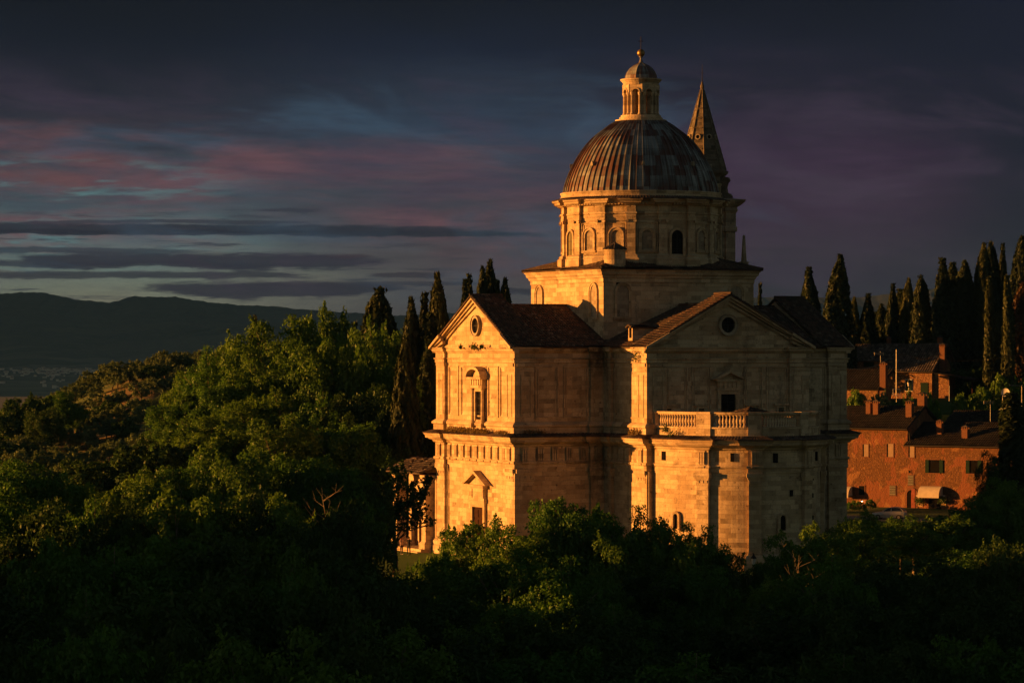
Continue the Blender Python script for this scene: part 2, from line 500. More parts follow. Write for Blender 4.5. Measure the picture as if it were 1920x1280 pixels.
# ------------------------------------------------------------------ mesh builder
class MB:
    def __init__(s):
        s.v = []
        s.f = []
        s.uv = []

    def add(s, verts, faces, uvs=None):
        o = len(s.v)
        verts = [tuple(v) for v in verts]
        s.v += verts
        for i, f in enumerate(faces):
            s.f.append(tuple(o + k for k in f))
            if uvs is not None:
                s.uv.append(uvs[i])
            else:
                p = [Vector(verts[k]) for k in f]
                n = (p[1] - p[0]).cross(p[2] - p[0])
                if n.length < 1e-9 and len(p) > 3:
                    n = (p[2] - p[0]).cross(p[3] - p[0])
                h = math.hypot(n.x, n.y)
                if h < 1e-9 or abs(n.z) > 1.6 * h:
                    s.uv.append([(q.x, q.y) for q in p])
                else:
                    tx, ty = -n.y / h, n.x / h
                    s.uv.append([(q.x * tx + q.y * ty, q.z) for q in p])

    def quad(s, a, b, c, d):
        s.add([a, b, c, d], [(0, 1, 2, 3)])

    def hexa(s, p):
        """8 corners: 4 bottom, 4 top"""
        s.add(p, [(3, 2, 1, 0), (4, 5, 6, 7), (0, 1, 5, 4), (1, 2, 6, 5), (2, 3, 7, 6), (3, 0, 4, 7)])

    def box(s, x0, x1, y0, y1, z0, z1):
        s.hexa([(x0, y0, z0), (x1, y0, z0), (x1, y1, z0), (x0, y1, z0), (x0, y0, z1), (x1, y0, z1), (x1, y1, z1), (x0, y1, z1)])

    def fbox(s, fr, u0, u1, d0, d1, z0, z1):
        """box in a wall frame: fr=(origin, along, outward)"""
        O, A, N = fr
        P = lambda u, d, z: (O[0] + A[0] * u + N[0] * d, O[1] + A[1] * u + N[1] * d, z)
        s.hexa([P(u0, d1, z0), P(u1, d1, z0), P(u1, d0, z0), P(u0, d0, z0), P(u0, d1, z1), P(u1, d1, z1), P(u1, d0, z1), P(u0, d0, z1)])

    def fprism(s, fr, poly, d0, d1):
        """polygon (u,z) in wall frame extruded from d0 to d1"""
        O, A, N = fr
        P = lambda u, d, z: (O[0] + A[0] * u + N[0] * d, O[1] + A[1] * u + N[1] * d, z)
        n = len(poly)
        vs = [P(u, d1, z) for u, z in poly] + [P(u, d0, z) for u, z in poly]
        fs = [tuple(range(n)), tuple(range(2 * n - 1, n - 1, -1))]
        fs += [((i + 1) % n, i, n + i, n + (i + 1) % n) for i in range(n)]
        s.add(vs, fs)

    def fring(s, fr, outer, inner, d0, d1):
        """band between two (u,z) polylines of equal count, extruded"""
        n = len(outer)
        for i in range(n - 1):
            s.fprism(fr, [outer[i], outer[i + 1], inner[i + 1], inner[i]], d0, d1)

    def lathe(s, prof, seg=24, c=(0, 0), a0=0.0, close=True, uvs=None):
        """prof list of (r,z)"""
        vs = []
        for r, z in prof:
            for k in range(seg):
                a = a0 + 2 * PI * k / seg
                vs.append((c[0] + r * math.cos(a), c[1] + r * math.sin(a), z))
        fs = []
        uu = []
        L = 0
        for i in range(len(prof) - 1):
            r = max(prof[i][0], prof[i + 1][0])
            dl = math.hypot(prof[i + 1][0] - prof[i][0], prof[i + 1][1] - prof[i][1])
            for k in range(seg):
                k2 = (k + 1) % seg
                fs.append((i * seg + k, i * seg + k2, (i + 1) * seg + k2, (i + 1) * seg + k))
                ua, ub = 2 * PI * prof[0][0] * k / seg, 2 * PI * prof[0][0] * (k + 1) / seg
                va, vb = prof[i][1], prof[i + 1][1]
                uu.append([(ua, va), (ub, va), (ub, vb), (ua, vb)])
        if close:
            fs.append(tuple(range(seg - 1, -1, -1)))
            uu.append([(0, 0)] * seg)
            o = (len(prof) - 1) * seg
            fs.append(tuple(range(o, o + seg)))
            uu.append([(0, 0)] * seg)
        s.add(vs, fs, uu)

    def tube(s, pts, rad, seg=6):
        pts = [Vector(p) for p in pts]
        n = len(pts)
        vs = []
        for i, p in enumerate(pts):
            t = (pts[min(i + 1, n - 1)] - pts[max(i - 1, 0)]).normalized()
            a = Vector((1, 0, 0)) if abs(t.x) < .8 else Vector((0, 1, 0))
            u = t.cross(a).normalized()
            w_ = t.cross(u)
            r = rad[i] if isinstance(rad, (list, tuple)) else rad
            for k in range(seg):
                an = 2 * PI * k / seg
                vs.append(p + (u * math.cos(an) + w_ * math.sin(an)) * r)
        fs = [(i * seg + k, i * seg + (k + 1) % seg, (i + 1) * seg + (k + 1) % seg, (i + 1) * seg + k) for i in range(n - 1) for k in range(seg)]
        fs.append(tuple(range(seg)))
        fs.append(tuple((n - 1) * seg + k for k in range(seg)))
        s.add(vs, fs)

    def build(s, name, mat, parent=None, smooth=False):
        me = bpy.data.meshes.new(name)
        me.from_pydata(s.v, [], s.f)
        ul = me.uv_layers.new(name='UVMap')
        flat = [c_ for f in s.uv for p in f for c_ in p]
        ul.data.foreach_set('uv', flat)
        me.materials.append(M[mat] if isinstance(mat, str) else mat)
        if smooth:
            me.polygons.foreach_set('use_smooth', [True] * len(me.polygons))
        me.update()
        o = bpy.data.objects.new(name, me)
        col.objects.link(o)
        if parent is not None:
            o.parent = parent
        return o


def tag(o, label=None, cat=None, group=None, kind=None):
    if label: o['label'] = label
    if cat: o['category'] = cat
    if group: o['group'] = group
    if kind: o['kind'] = kind
    return o


def empty(name, loc, rz=0.0, label=None, cat=None, group=None):
    o = bpy.data.objects.new(name, None)
    o.location = loc
    o.rotation_euler = (0, 0, rz)
    col.objects.link(o)
    return tag(o, label, cat, group)


def offset_poly(pts, o):
    n = len(pts)
    out = []
    for i in range(n):
        p0, p, p1 = pts[i - 1], pts[i], pts[(i + 1) % n]
        d0 = (p[0] - p0[0], p[1] - p0[1])
        d1 = (p1[0] - p[0], p1[1] - p[1])
        l0, l1 = math.hypot(*d0), math.hypot(*d1)
        n0 = (d0[1] / l0, -d0[0] / l0)
        n1 = (d1[1] / l1, -d1[0] / l1)
        k = o / max(.2, 1 + n0[0] * n1[0] + n0[1] * n1[1])
        out.append((p[0] + (n0[0] + n1[0]) * k, p[1] + (n0[1] + n1[1]) * k))
    return out


def sweep(mb, pts, prof, cap=False):
    n = len(pts)
    L = [0.0]
    for i in range(n):
        a, b = pts[i], pts[(i + 1) % n]
        L.append(L[-1] + math.hypot(b[0] - a[0], b[1] - a[1]))
    vs = []
    for o, z in prof:
        vs += [(x, y, z) for x, y in offset_poly(pts, o)]
    fs, uu = [], []
    q = 0.0
    for j in range(len(prof) - 1):
        z0, z1 = prof[j][1], prof[j + 1][1]
        for i in range(n):
            i2 = (i + 1) % n
            fs.append((j * n + i, j * n + i2, (j + 1) * n + i2, (j + 1) * n + i))
            uu.append([(L[i], z0), (L[i + 1], z0), (L[i + 1], z1), (L[i], z1)])
    if cap:
        o = (len(prof) - 1) * n
        fs.append(tuple(range(o, o + n)))
        uu.append([p for p in offset_poly(pts, 0)])
    mb.add(vs, fs, uu)


def tile_ring(mb, pts, o0, z0, o1, z1, sp=.27, amp=.06):
    """corrugated ring of roof tiles between two offsets of a plan"""
    A = offset_poly(pts, o0)
    B = offset_poly(pts, o1)
    n = len(pts)
    for i in range(n):
        a0, a1 = A[i], A[(i + 1) % n]
        b0, b1 = B[i], B[(i + 1) % n]
        L = math.hypot(a1[0] - a0[0], a1[1] - a0[1])
        k = max(1, round(L / sp))
        m_ = k * 4
        vs, fs, uu = [], [], []
        for j in range(m_ + 1):
            t = j / m_
            h = amp * abs(math.sin(t * k * PI))
            for (p, q, z) in ((a0, a1, z0), (b0, b1, z1)):
                vs.append((p[0] + (q[0] - p[0]) * t, p[1] + (q[1] - p[1]) * t, z + h))
            vs.append((a0[0] + (a1[0] - a0[0]) * t, a0[1] + (a1[1] - a0[1]) * t, z0 - .05))
        for j in range(m_):
            o = j * 3
            fs.append((o, o + 3, o + 4, o + 1))
            uu.append([(j / 4 + i * 7, 0), (j / 4 + .25 + i * 7, 0), (j / 4 + .25 + i * 7, 3), (j / 4 + i * 7, 3)])
            fs.append((o + 2, o + 5, o + 3, o))
            uu.append([(j / 4, 9)] * 4)
        mb.add(vs, fs, uu)


def roof_sheet(mb, a, b, c_, d, sp=.3, amp=.07, row=.42):
    """tiled slope: a->b eave, d->c ridge"""
    a, b, c_, d = map(Vector, (a, b, c_, d))
    L = max((b - a).length, (c_ - d).length)
    H = max((d - a).length, (c_ - b).length)
    N = (b - a).cross(d - a)
    if N.length < 1e-6:
        N = (c_ - b).cross(d - c_)
    N.normalize()
    if N.z < 0: N = -N
    k = max(1, round(L / sp))
    rws = max(1, round(H / row))
    m_ = k * 4
    vs, fs, uu = [], [], []
    levels = []
    for r in range(rws):
        levels += [(r / rws, .05), ((r + .97) / rws, 0.0)]
    for j in range(m_ + 1):
        u = j / m_
        jit = .02 * math.sin(j // 4 * 12.9898) 
        h = amp * abs(math.sin(u * k * PI)) ** .7
        p0, p1 = a.lerp(b, u), d.lerp(c_, u)
        for v, e in levels:
            sag = .05 * math.sin(u * 5 + v * 4) + jit
            vs.append(p0.lerp(p1, v) + N * (h + e + sag))
    nl = len(levels)
    for j in range(m_):
        for i in range(nl - 1):
            fs.append((j * nl + i, (j + 1) * nl + i, (j + 1) * nl + i + 1, j * nl + i + 1))
            u0 = j / 4 + .01
            v0 = i // 2 + .2
            uu.append([(u0, v0), (u0 + .2, v0), (u0 + .2, v0 + .2), (u0, v0 + .2)])
    mb.add(vs, fs, uu)
    # underside slab
    mb.add([a - N * .12, b - N * .12, c_ - N * .12, d - N * .12, a + N * .02, b + N * .02, c_ + N * .02, d + N * .02],
           [(3, 2, 1, 0), (0, 1, 5, 4), (1, 2, 6, 5), (2, 3, 7, 6), (3, 0, 4, 7)])


def ridge_tiles(mb, a, b, r=.14):
    a, b = Vector(a), Vector(b)
    n = max(2, round((b - a).length / .4))
    for i in range(n):
        p, q = a.lerp(b, i / n), a.lerp(b, (i + .96) / n)
        mb.tube([p, q], [r * 1.1, r * .9], 7)


# ================================================================== SCALE OF PLACES
def at(px, depth, py=None):
    """a pixel of the 1920x1280 photograph at a depth -> world x (and z)"""
    x = (px - 960) / F * depth
    return x if py is None else (x, ZC + (657 - py) / F * depth)


def sst(x, a, b):
    t = min(1.0, max(0.0, (x - a) / (b - a)))
    return t * t * (3 - 2 * t)


def lerp(a, b, t):
    return a + (b - a) * t


def ground_z(x, y):
    # camera hillside, wooded hollow, church terrace
    z = lerp(14.0, -5.5, sst(y, 0, 110))
    z = lerp(z, -4.5, sst(y, 170, 240))
    z = lerp(z, 0.0, sst(y, 258, 286) if x > -40 else sst(y, 258, 286))
    # right hand hillside behind the lower houses
    r = sst(x, 16, 34)
    z = lerp(z, -1.3, r * sst(y, 330, 392))
    z = lerp(z, 13.2, r * sst(y, 437, 458))
    z = lerp(z, 24.0, r * sst(y, 470, 640))
    # ground behind the church
    z = lerp(z, 12.0, (1 - r) * sst(y, 452, 520) * sst(x, -60, -10))
    z += 5.0 * math.exp(-((y - 400) / 9) ** 2 - (x / 14) ** 2)
    # left: wooded bank beside the church, then the olive slope
    z = lerp(z, 7.0, sst(-x, 14, 30) * sst(y, 318, 352) * (1 - sst(-x, 40, 62)) * (1 - sst(y, 388, 408)))
    lh = sst(-x, 30, 60)
    hill = lerp(1.0, 4.5, sst(y, 400, 640)) + 12.5 * sst(x, -104, -52) * sst(y, 425, 610)
    hill += 1.1 * math.sin(x * .09 + 1) * math.sin(y * .035) + .6 * math.sin(x * .21 + y * .05)
    z = lerp(z, hill, lh * sst(y, 340, 420))
    # off-frame ridge on the left that shades the hollow
    sh = sst(-x, 62, 112) * (1 - sst(y, 205, 262))
    z = lerp(z, 18.5 + 1.5 * math.sin(y * .06), sh)
    z += .5 * math.sin(x * .11 + 2) * math.sin(y * .09) * (1 if y < 270 or y > 360 else 0)
    # fall to the wide valley
    z = lerp(z, -58.0 + 30 * sst(y, 4500, 8600), sst(y, 680, 1500))
    return z


def make_ground():
    ys = list(np.linspace(-60, 700, 153)) + list(np.geomspace(712, 1600, 28)) + list(np.geomspace(1700, 42000, 40))
    vs, fs = [], []
    nx = 181
    for y in ys:
        wd = max(300.0, abs(y) * .75)
        for i in range(nx):
            t = (i / (nx - 1)) * 2 - 1
            x = wd * (abs(t) ** 1.5) * (1 if t > 0 else -1)
            vs.append((x, y, ground_z(x, y)))
    for j in range(len(ys) - 1):
        for i in range(nx - 1):
            fs.append((j * nx + i, j * nx + i + 1, (j + 1) * nx + i + 1, (j + 1) * nx + i))
    me = bpy.data.meshes.new('ground')
    me.from_pydata(vs, [], fs)
    me.polygons.foreach_set('use_smooth', [True] * len(fs))
    m = new_mat('ground_cover')
    p = geo_pos()
    x, y, z = sep(p)
    n1 = noise(p, .05, 5.0, .6)
    n2 = noise(p, .6, 5.0, .65)
    n3 = noise(p, 5.0, 3.0, .6)
    c1 = mix(n1.step(.4, .6), (.04, .075, .016, 1), (.07, .10, .025, 1))
    c1 = mix(n2.step(.5, .7) * .6, c1, (.12, .095, .045, 1))
    c1 = mix(n3.step(.45, .7) * .4, c1, (.03, .04, .012, 1))
    # lawn round the church
    lw = y.step(278, 290) * y.step(372, 350) * x.step(-30, -22)
    c1 = mix(lw * .9, c1, mix(n3, (.035, .10, .012, 1), (.07, .15, .02, 1)))
    # dry earth banks on the olive slope
    gs = y.step(400, 450) * y.step(700, 650) * x.step(-25, -35)
    c1 = mix(gs * .7, c1, mix(n2.step(.35, .65), (.055, .085, .025, 1), (.11, .11, .04, 1)))
    er = n1.step(.46, .58) * y.step(430, 470) * y.step(690, 640) * x.step(-25, -35)
    c1 = mix(er * .85, c1, mix(n2, (.34, .20, .075, 1), (.17, .12, .045, 1)))
    # fields of the far valley
    vf = noise(comb(x * .004, y * .0011, 0.0), 1.0, 2.0, .5)
    vo = S.nt.nodes.new('ShaderNodeTexVoronoi')
    vo.inputs['Scale'].default_value = .0045
    S.nt.links.new(p, vo.inputs['Vector'])
    fld = mix(sep(vo.outputs['Color'])[0], (.03, .04, .03, 1), (.11, .105, .08, 1))
    c1 = mix(y.step(1500, 2500), c1, fld)
    finish(c1, 1.0, n2 + n3 * .4, .5, .15)
    me.materials.append(m)
    o = bpy.data.objects.new('ground', me)
    col.objects.link(o)
    return tag(o, 'grassy hillside falling from the church lawn into a wooded hollow', None, None, 'structure')


make_ground()


def make_mountains(name, prof, depth, depth2, seed, label, base=-58):
    """far range: skyline profile [(px,py)] at a depth, foot nearer to the camera"""
    rnd = random.Random(seed)
    ph = [(rnd.uniform(0, 6), rnd.uniform(.6, 1.4)) for _ in range(12)]
    n, mrows = 620, 30
    vs, fs = [], []
    xs0, xs1 = prof[0][0], prof[-1][0]
    for i in range(n):
        px = xs0 + (xs1 - xs0) * i / (n - 1)
        py = float(np.interp(px, [p[0] for p in prof], [p[1] for p in prof]))
        py += sum(2.2 / (k + 1.2) * math.sin(px * .012 * (1.85 ** k) + ph[k][0]) for k in range(9))
        X, Z = at(px, depth, py)
        for j in range(mrows):
            t = j / (mrows - 1)
            yy = lerp(depth2, depth, t)
            xx = X * (yy / depth) + 25 * math.sin(j * .7 + px * .01)
            rid = sum(math.sin(px * .018 * (1.7 ** k) + t * 3 * (k + 1) + ph[k + 5][0]) / (1.5 ** k) for k in range(5))
            zz = base + (Z - base) * (t ** 1.25) + rid * 14 * t * (1 - t) * 2.2
            vs.append((xx, yy + (rid * 50 if j < mrows - 1 else 0), zz))
        vs.append((X * 1.15, depth * 1.18, base - 20))
    mr = mrows + 1
    for i in range(n - 1):
        for j in range(mr - 1):
            fs.append((i * mr + j, (i + 1) * mr + j, (i + 1) * mr + j + 1, i * mr + j + 1))
    me = bpy.data.meshes.new(name)
    me.from_pydata(vs, [], fs)
    me.polygons.foreach_set('use_smooth', [True] * len(fs))
    m = new_mat(name + '_woods')
    p = geo_pos()
    n1 = noise(p, .0012, 5.0, .6)
    n2 = noise(p, .012, 5.0, .7)
    z = sep(p)[2]
    c1 = mix(n2.step(.35, .7), (.014, .020, .018, 1), (.030, .038, .032, 1))
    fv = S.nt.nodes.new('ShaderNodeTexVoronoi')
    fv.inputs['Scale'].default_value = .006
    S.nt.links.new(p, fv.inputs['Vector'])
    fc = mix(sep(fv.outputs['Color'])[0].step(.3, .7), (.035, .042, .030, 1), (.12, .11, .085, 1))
    low = (z + (n1 - .5) * 160).step(70, -20)  # paler towards the foot: valley mist painted into the field colours
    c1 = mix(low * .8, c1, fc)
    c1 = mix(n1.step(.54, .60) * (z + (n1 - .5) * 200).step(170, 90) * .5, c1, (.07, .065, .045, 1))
    finish(c1, 1.0, n2, .8, 12.0)
    me.materials.append(m)
    o = bpy.data.objects.new(name, me)
    col.objects.link(o)
    return tag(o, label, None, None, 'structure')


def make_shade_range():
    # unseen range added to the west, so its shadow lies on mountains and valley
    vs, fs = [], []
    n, k = 60, 9
    for i in range(n):
        y = 5000 + 13400 * i / (n - 1)
        e = min(1, i / 6, (n - 1 - i) / 6)
        for j in range(k):
            t = j / (k - 1) * 2 - 1
            h = (820 + 60 * math.sin(y * .0013) + 30 * math.sin(y * .004)) * e
            vs.append((-6200 + 1300 * t, y, -80 + h * math.exp(-(t * 1.9) ** 2)))
    for i in range(n - 1):
        for j in range(k - 1):
            fs.append((i * k + j, i * k + j + 1, (i + 1) * k + j + 1, (i + 1) * k + j))
    me = bpy.data.meshes.new('shade_range')
    me.from_pydata(vs, [], fs)
    me.polygons.foreach_set('use_smooth', [True] * len(fs))
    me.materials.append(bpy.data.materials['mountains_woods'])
    o = bpy.data.objects.new('shade_range', me)
    col.objects.link(o)
    tag(o, 'unseen range added west of the valley to shade the far mountains', None, None, 'structure')


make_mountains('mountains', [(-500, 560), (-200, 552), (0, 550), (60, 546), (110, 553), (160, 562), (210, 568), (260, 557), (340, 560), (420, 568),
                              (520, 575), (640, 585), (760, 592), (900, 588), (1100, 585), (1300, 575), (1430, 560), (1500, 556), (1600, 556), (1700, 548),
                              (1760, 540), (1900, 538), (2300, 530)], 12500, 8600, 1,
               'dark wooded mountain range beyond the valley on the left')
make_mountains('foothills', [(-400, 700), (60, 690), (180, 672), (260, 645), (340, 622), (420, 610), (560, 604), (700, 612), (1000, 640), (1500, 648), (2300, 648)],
               10600, 8750, 5, 'low foothills below the mountains, pale fields toned as valley mist')


make_shade_range()


# ================================================================== THE CHURCH
W1, W2, C, E1, E2 = 8.8, 8.15, 8.0, 17.35, 17.5
TH = R(24.7)
church = empty('church', (12.48, 320, 0), TH, 'domed travertine church with two tall storeys, gabled arms and a round sacristy', 'church')
AP_A, AP_B = 7.8, 10.5       # sacristy half width and depth
PW, PP = 1.7, .30


def wall_pieces(Lw, pil=True):
    if not pil or Lw < 4.5:
        return [(0, Lw, 0.0)]
    return [(0, PW, PP), (PW, Lw - PW, 0.0), (Lw - PW, Lw, PP)]


def cross_edges(w1, w2, e1, e2):
    c_ = [(-w2, -w1), (-w2, -e2), (w2, -e2), (w2, -w1), (e1, -w1), (e1, w1), (w2, w1), (w2, e2), (-w2, e2), (-w2, w1), (-e1, w1), (-e1, -w1)]
    return [(c_[i], c_[(i + 1) % 12]) for i in range(12)]


def ellipse_pts():
    """sacristy outline from (-a,-E2) round to (a,-E2) with pilaster bumps"""
    bumps = [(36.5, 43.5), (67, 74.5), (105.5, 113), (136.5, 143.5)]
    br = sorted({0, 180} | {x for b in bumps for x in b})
    out = []
    pil = []

    def P(t, o):
        t = R(t)
        x, y = -AP_A * math.cos(t), -E2 - AP_B * math.sin(t)
        nx, ny = -math.cos(t) / AP_A, -math.sin(t) / AP_B
        l = math.hypot(nx, ny)
        return (x + nx / l * o, y + ny / l * o), (nx / l, ny / l)
    for i in range(len(br) - 1):
        t0, t1 = br[i], br[i + 1]
        isb = (t0, t1) in bumps
        o = PP + .08 if isb else 0.0
        n = 1 if isb else max(2, round((t1 - t0) / 3.5))
        seg = [P(t0 + (t1 - t0) * k / n, o)[0] for k in range(n + 1)]
        out += seg
        if isb:
            pil.append((seg[0], seg[-1], P((t0 + t1) / 2, 0)[1]))
    return out, pil


def plan(w1, w2, e1, e2, apse):
    edges = cross_edges(w1, w2, e1, e2)
    pts, pil = [], []
    N = len(edges)
    info = []
    for (p, q) in edges:
        L = math.hypot(q[0] - p[0], q[1] - p[1])
        d = ((q[0] - p[0]) / L, (q[1] - p[1]) / L)
        info.append((p, q, L, d, (d[1], -d[0]), wall_pieces(L)))
    for i in range(N):
        p, q, L, d, n, pc = info[i]
        pp = info[i - 1]
        o0, o1 = pp[5][-1][2], pc[0][2]
        pts.append((p[0] + pp[4][0] * o0 + n[0] * o1, p[1] + pp[4][1] * o0 + n[1] * o1))
        if apse and i == 1:
            pts.append((-AP_A, -e2 - PP))
            ep, epil = ellipse_pts()
            pts += ep[1:-1]
            pil += epil
            pts.append((AP_A, -e2 - PP))
            continue
        for j in range(len(pc) - 1):
            s_ = pc[j][1]
            for o in (pc[j][2], pc[j + 1][2]):
                pts.append((p[0] + d[0] * s_ + n[0] * o, p[1] + d[1] * s_ + n[1] * o))
        for (s0, s1, o) in pc:
            if o > 0:
                pil.append(((p[0] + d[0] * s0 + n[0] * o, p[1] + d[1] * s0 + n[1] * o), (p[0] + d[0] * s1 + n[0] * o, p[1] + d[1] * s1 + n[1] * o), n))
    return pts, pil


low, low_pil = plan(W1, W2, E1, E2, True)
upp, upp_pil = plan(W1, W2, E1, E2, False)


def frame_of(p, q):
    L = math.hypot(q[0] - p[0], q[1] - p[1])
    d = ((q[0] - p[0]) / L, (q[1] - p[1]) / L)
    return (p, d, (d[1], -d[0])), L


# frames of the facades with u measured from the facade centre, looking at it: u grows to the viewer's right
FL = ((-E1, 0), (0, -1), (-1, 0))       # left (sunlit) gable front
FR = ((0, -E2), (1, 0), (0, -1))        # front arm behind the terrace
FA1 = ((-(E1 + W2) / 2, -W1), (1, 0), (0, -1))   # side wall of the left arm
FA3 = (((E1 + W2) / 2, -W1), (1, 0), (0, -1))    # side wall of the right arm
FA2 = ((-W2, -(E2 + W1) / 2), (0, -1), (-1, 0))  # lit side wall of the front arm
FC_L = ((-C, 0), (0, -1), (-1, 0))
FC_R = ((0, -C), (1, 0), (0, -1))

# lower storey
mb = MB()
sweep(mb, low, [(.55, -6), (.55, -.1), (.42, 0), (.42, .75), (.3, .9), (.3, 1.2), (.18, 1.4), (.0, 1.5), (0, 8.7)])
for p, q, n in low_pil:
    fr, L = frame_of(p, q)
    for e, z0, z1 in ((.05, 7.55, 7.65), (.04, 7.68, 8.15), (.1, 8.15, 8.3), (.2, 8.3, 8.68), (.08, 1.45, 1.62), (.14, 1.3, 1.45)):
        mb.fbox(fr, -e, L + e, -.3, e, z0, z1)
    k = 3
    for i in range(k):       # rosettes in the necking
        u = L * (i + .5) / k
        mb.fbox(fr, u - .13, u + .13, .03, .09, 7.78, 8.04)
mb.build('lower_wall', 'stone', church)
# main entablature
mb = MB()
sweep(mb, low, [(0, 8.69), (.08, 8.7), (.08, 9.1), (.2, 9.15), (.2, 9.36), (.06, 9.4), (.06, 10.72), (.22, 10.78), (.3, 10.96), (.55, 11.06),
                (.6, 11.14), (.8, 11.18), (.84, 11.42), (.92, 11.5), (.95, 11.62), (.2, 11.7)])
n = len(low)
for i in range(n):
    p, q = low[i], low[(i + 1) % n]
    fr, L = frame_of(p, q)
    if L < 1.2 and not (L > .9 and p[1] < -E2 - .5):
        continue
    if p[1] < -E2 - .4 and q[1] < -E2 - .4 and L < 1.3:
        # curved part: one triglyph now and then
        if L > .95 or i % 3 == 0:
            us = [L / 2]
        else:
            us = []
    else:
        k = max(1, round(L / 1.5))
        us = [L * (j + .5) / k for j in range(k)]
    for u in us:
        mb.fbox(fr, u - .34, u + .34, .0, .15, 9.42, 10.68)
        for g in (-.24, 0, .24):
            mb.fbox(fr, u + g - .075, u + g + .075, .1, .24, 9.46, 10.55)
        mb.fbox(fr, u - .34, u + .34, .15, .3, 9.24, 9.32)
        for g in (-.28, -.14, 0, .14, .28):
            mb.fbox(fr, u + g - .04, u + g + .04, .1, .26, 9.14, 9.24)
mb.build('entablature', 'stone', church)
mb = MB()
tile_ring(mb, low, 1.03, 11.66, .15, 11.95)
mb.build('cornice_tiles', 'tile', church)
# upper storey
mb = MB()
sweep(mb, upp, [(.2, 11.4), (.2, 12.5), (.34, 12.56), (.34, 12.74), (.16, 12.9), (.0, 13.0), (0, 18.42), (.1, 18.45), (.1, 18.74), (.2, 18.8), (.2, 18.88), (.04, 18.9), (.04, 19.36)])
for p, q, n_ in upp_pil:
    fr, L = frame_of(p, q)
    for e, z0, z1 in ((.04, 17.75, 17.85), (.12, 18.12, 18.42)):
        mb.fbox(fr, -e, L + e, -.3, e, z0, z1)
    for a, b in ((.3, .42), (L - .42, L - .3)):
        mb.fbox(fr, a, b, .0, .05, 13.5, 17.4)


def panel(mb, fr, u0, u1, z0=13.35, z1=18.15, wd=.14, pr=.085):
    mb.fbox(fr, u0, u0 + wd, 0, pr, z0, z1)
    mb.fbox(fr, u1 - wd, u1, 0, pr, z0, z1)
    mb.fbox(fr, u0 + wd, u1 - wd, 0, pr, z1 - wd, z1)
    mb.fbox(fr, u0 + wd, u1 - wd, 0, pr, z0, z0 + wd)
    e = wd + .12
    mb.fbox(fr, u0 + e, u0 + e + .08, 0, pr * .5, z0 + e, z1 - e)
    mb.fbox(fr, u1 - e - .08, u1 - e, 0, pr * .5, z0 + e, z1 - e)


for u0, u1 in ((-6.7, -4.3), (-3.8, 2.1), (2.5, 4.9), (5.2, 7.2)):
    panel(mb, FL, u0, u1)
for u0, u1 in ((-6.4, -4.1), (-3.7, -1.7), (1.7, 3.7), (4.1, 6.4)):
    panel(mb, FR, u0, u1)
for fr in (FA1, FA3):
    for u0, u1 in ((-2.7, -.3), (.2, 2.7)):
        panel(mb, fr, u0, u1)
panel(mb, FA2, -2.4, 2.4)
mb.build('upper_wall', 'stone', church)
mb = MB()
sweep(mb, upp, [(.04, 19.35), (.14, 19.42), (.2, 19.5), (.34, 19.56), (.37, 19.74), (.44, 19.8), (.47, 19.9), (0, 19.92)])
mb.build('upper_cornice', 'stone', church)

# gables (pediments) with raking cornices on the four arms
AP_Z = 24.75


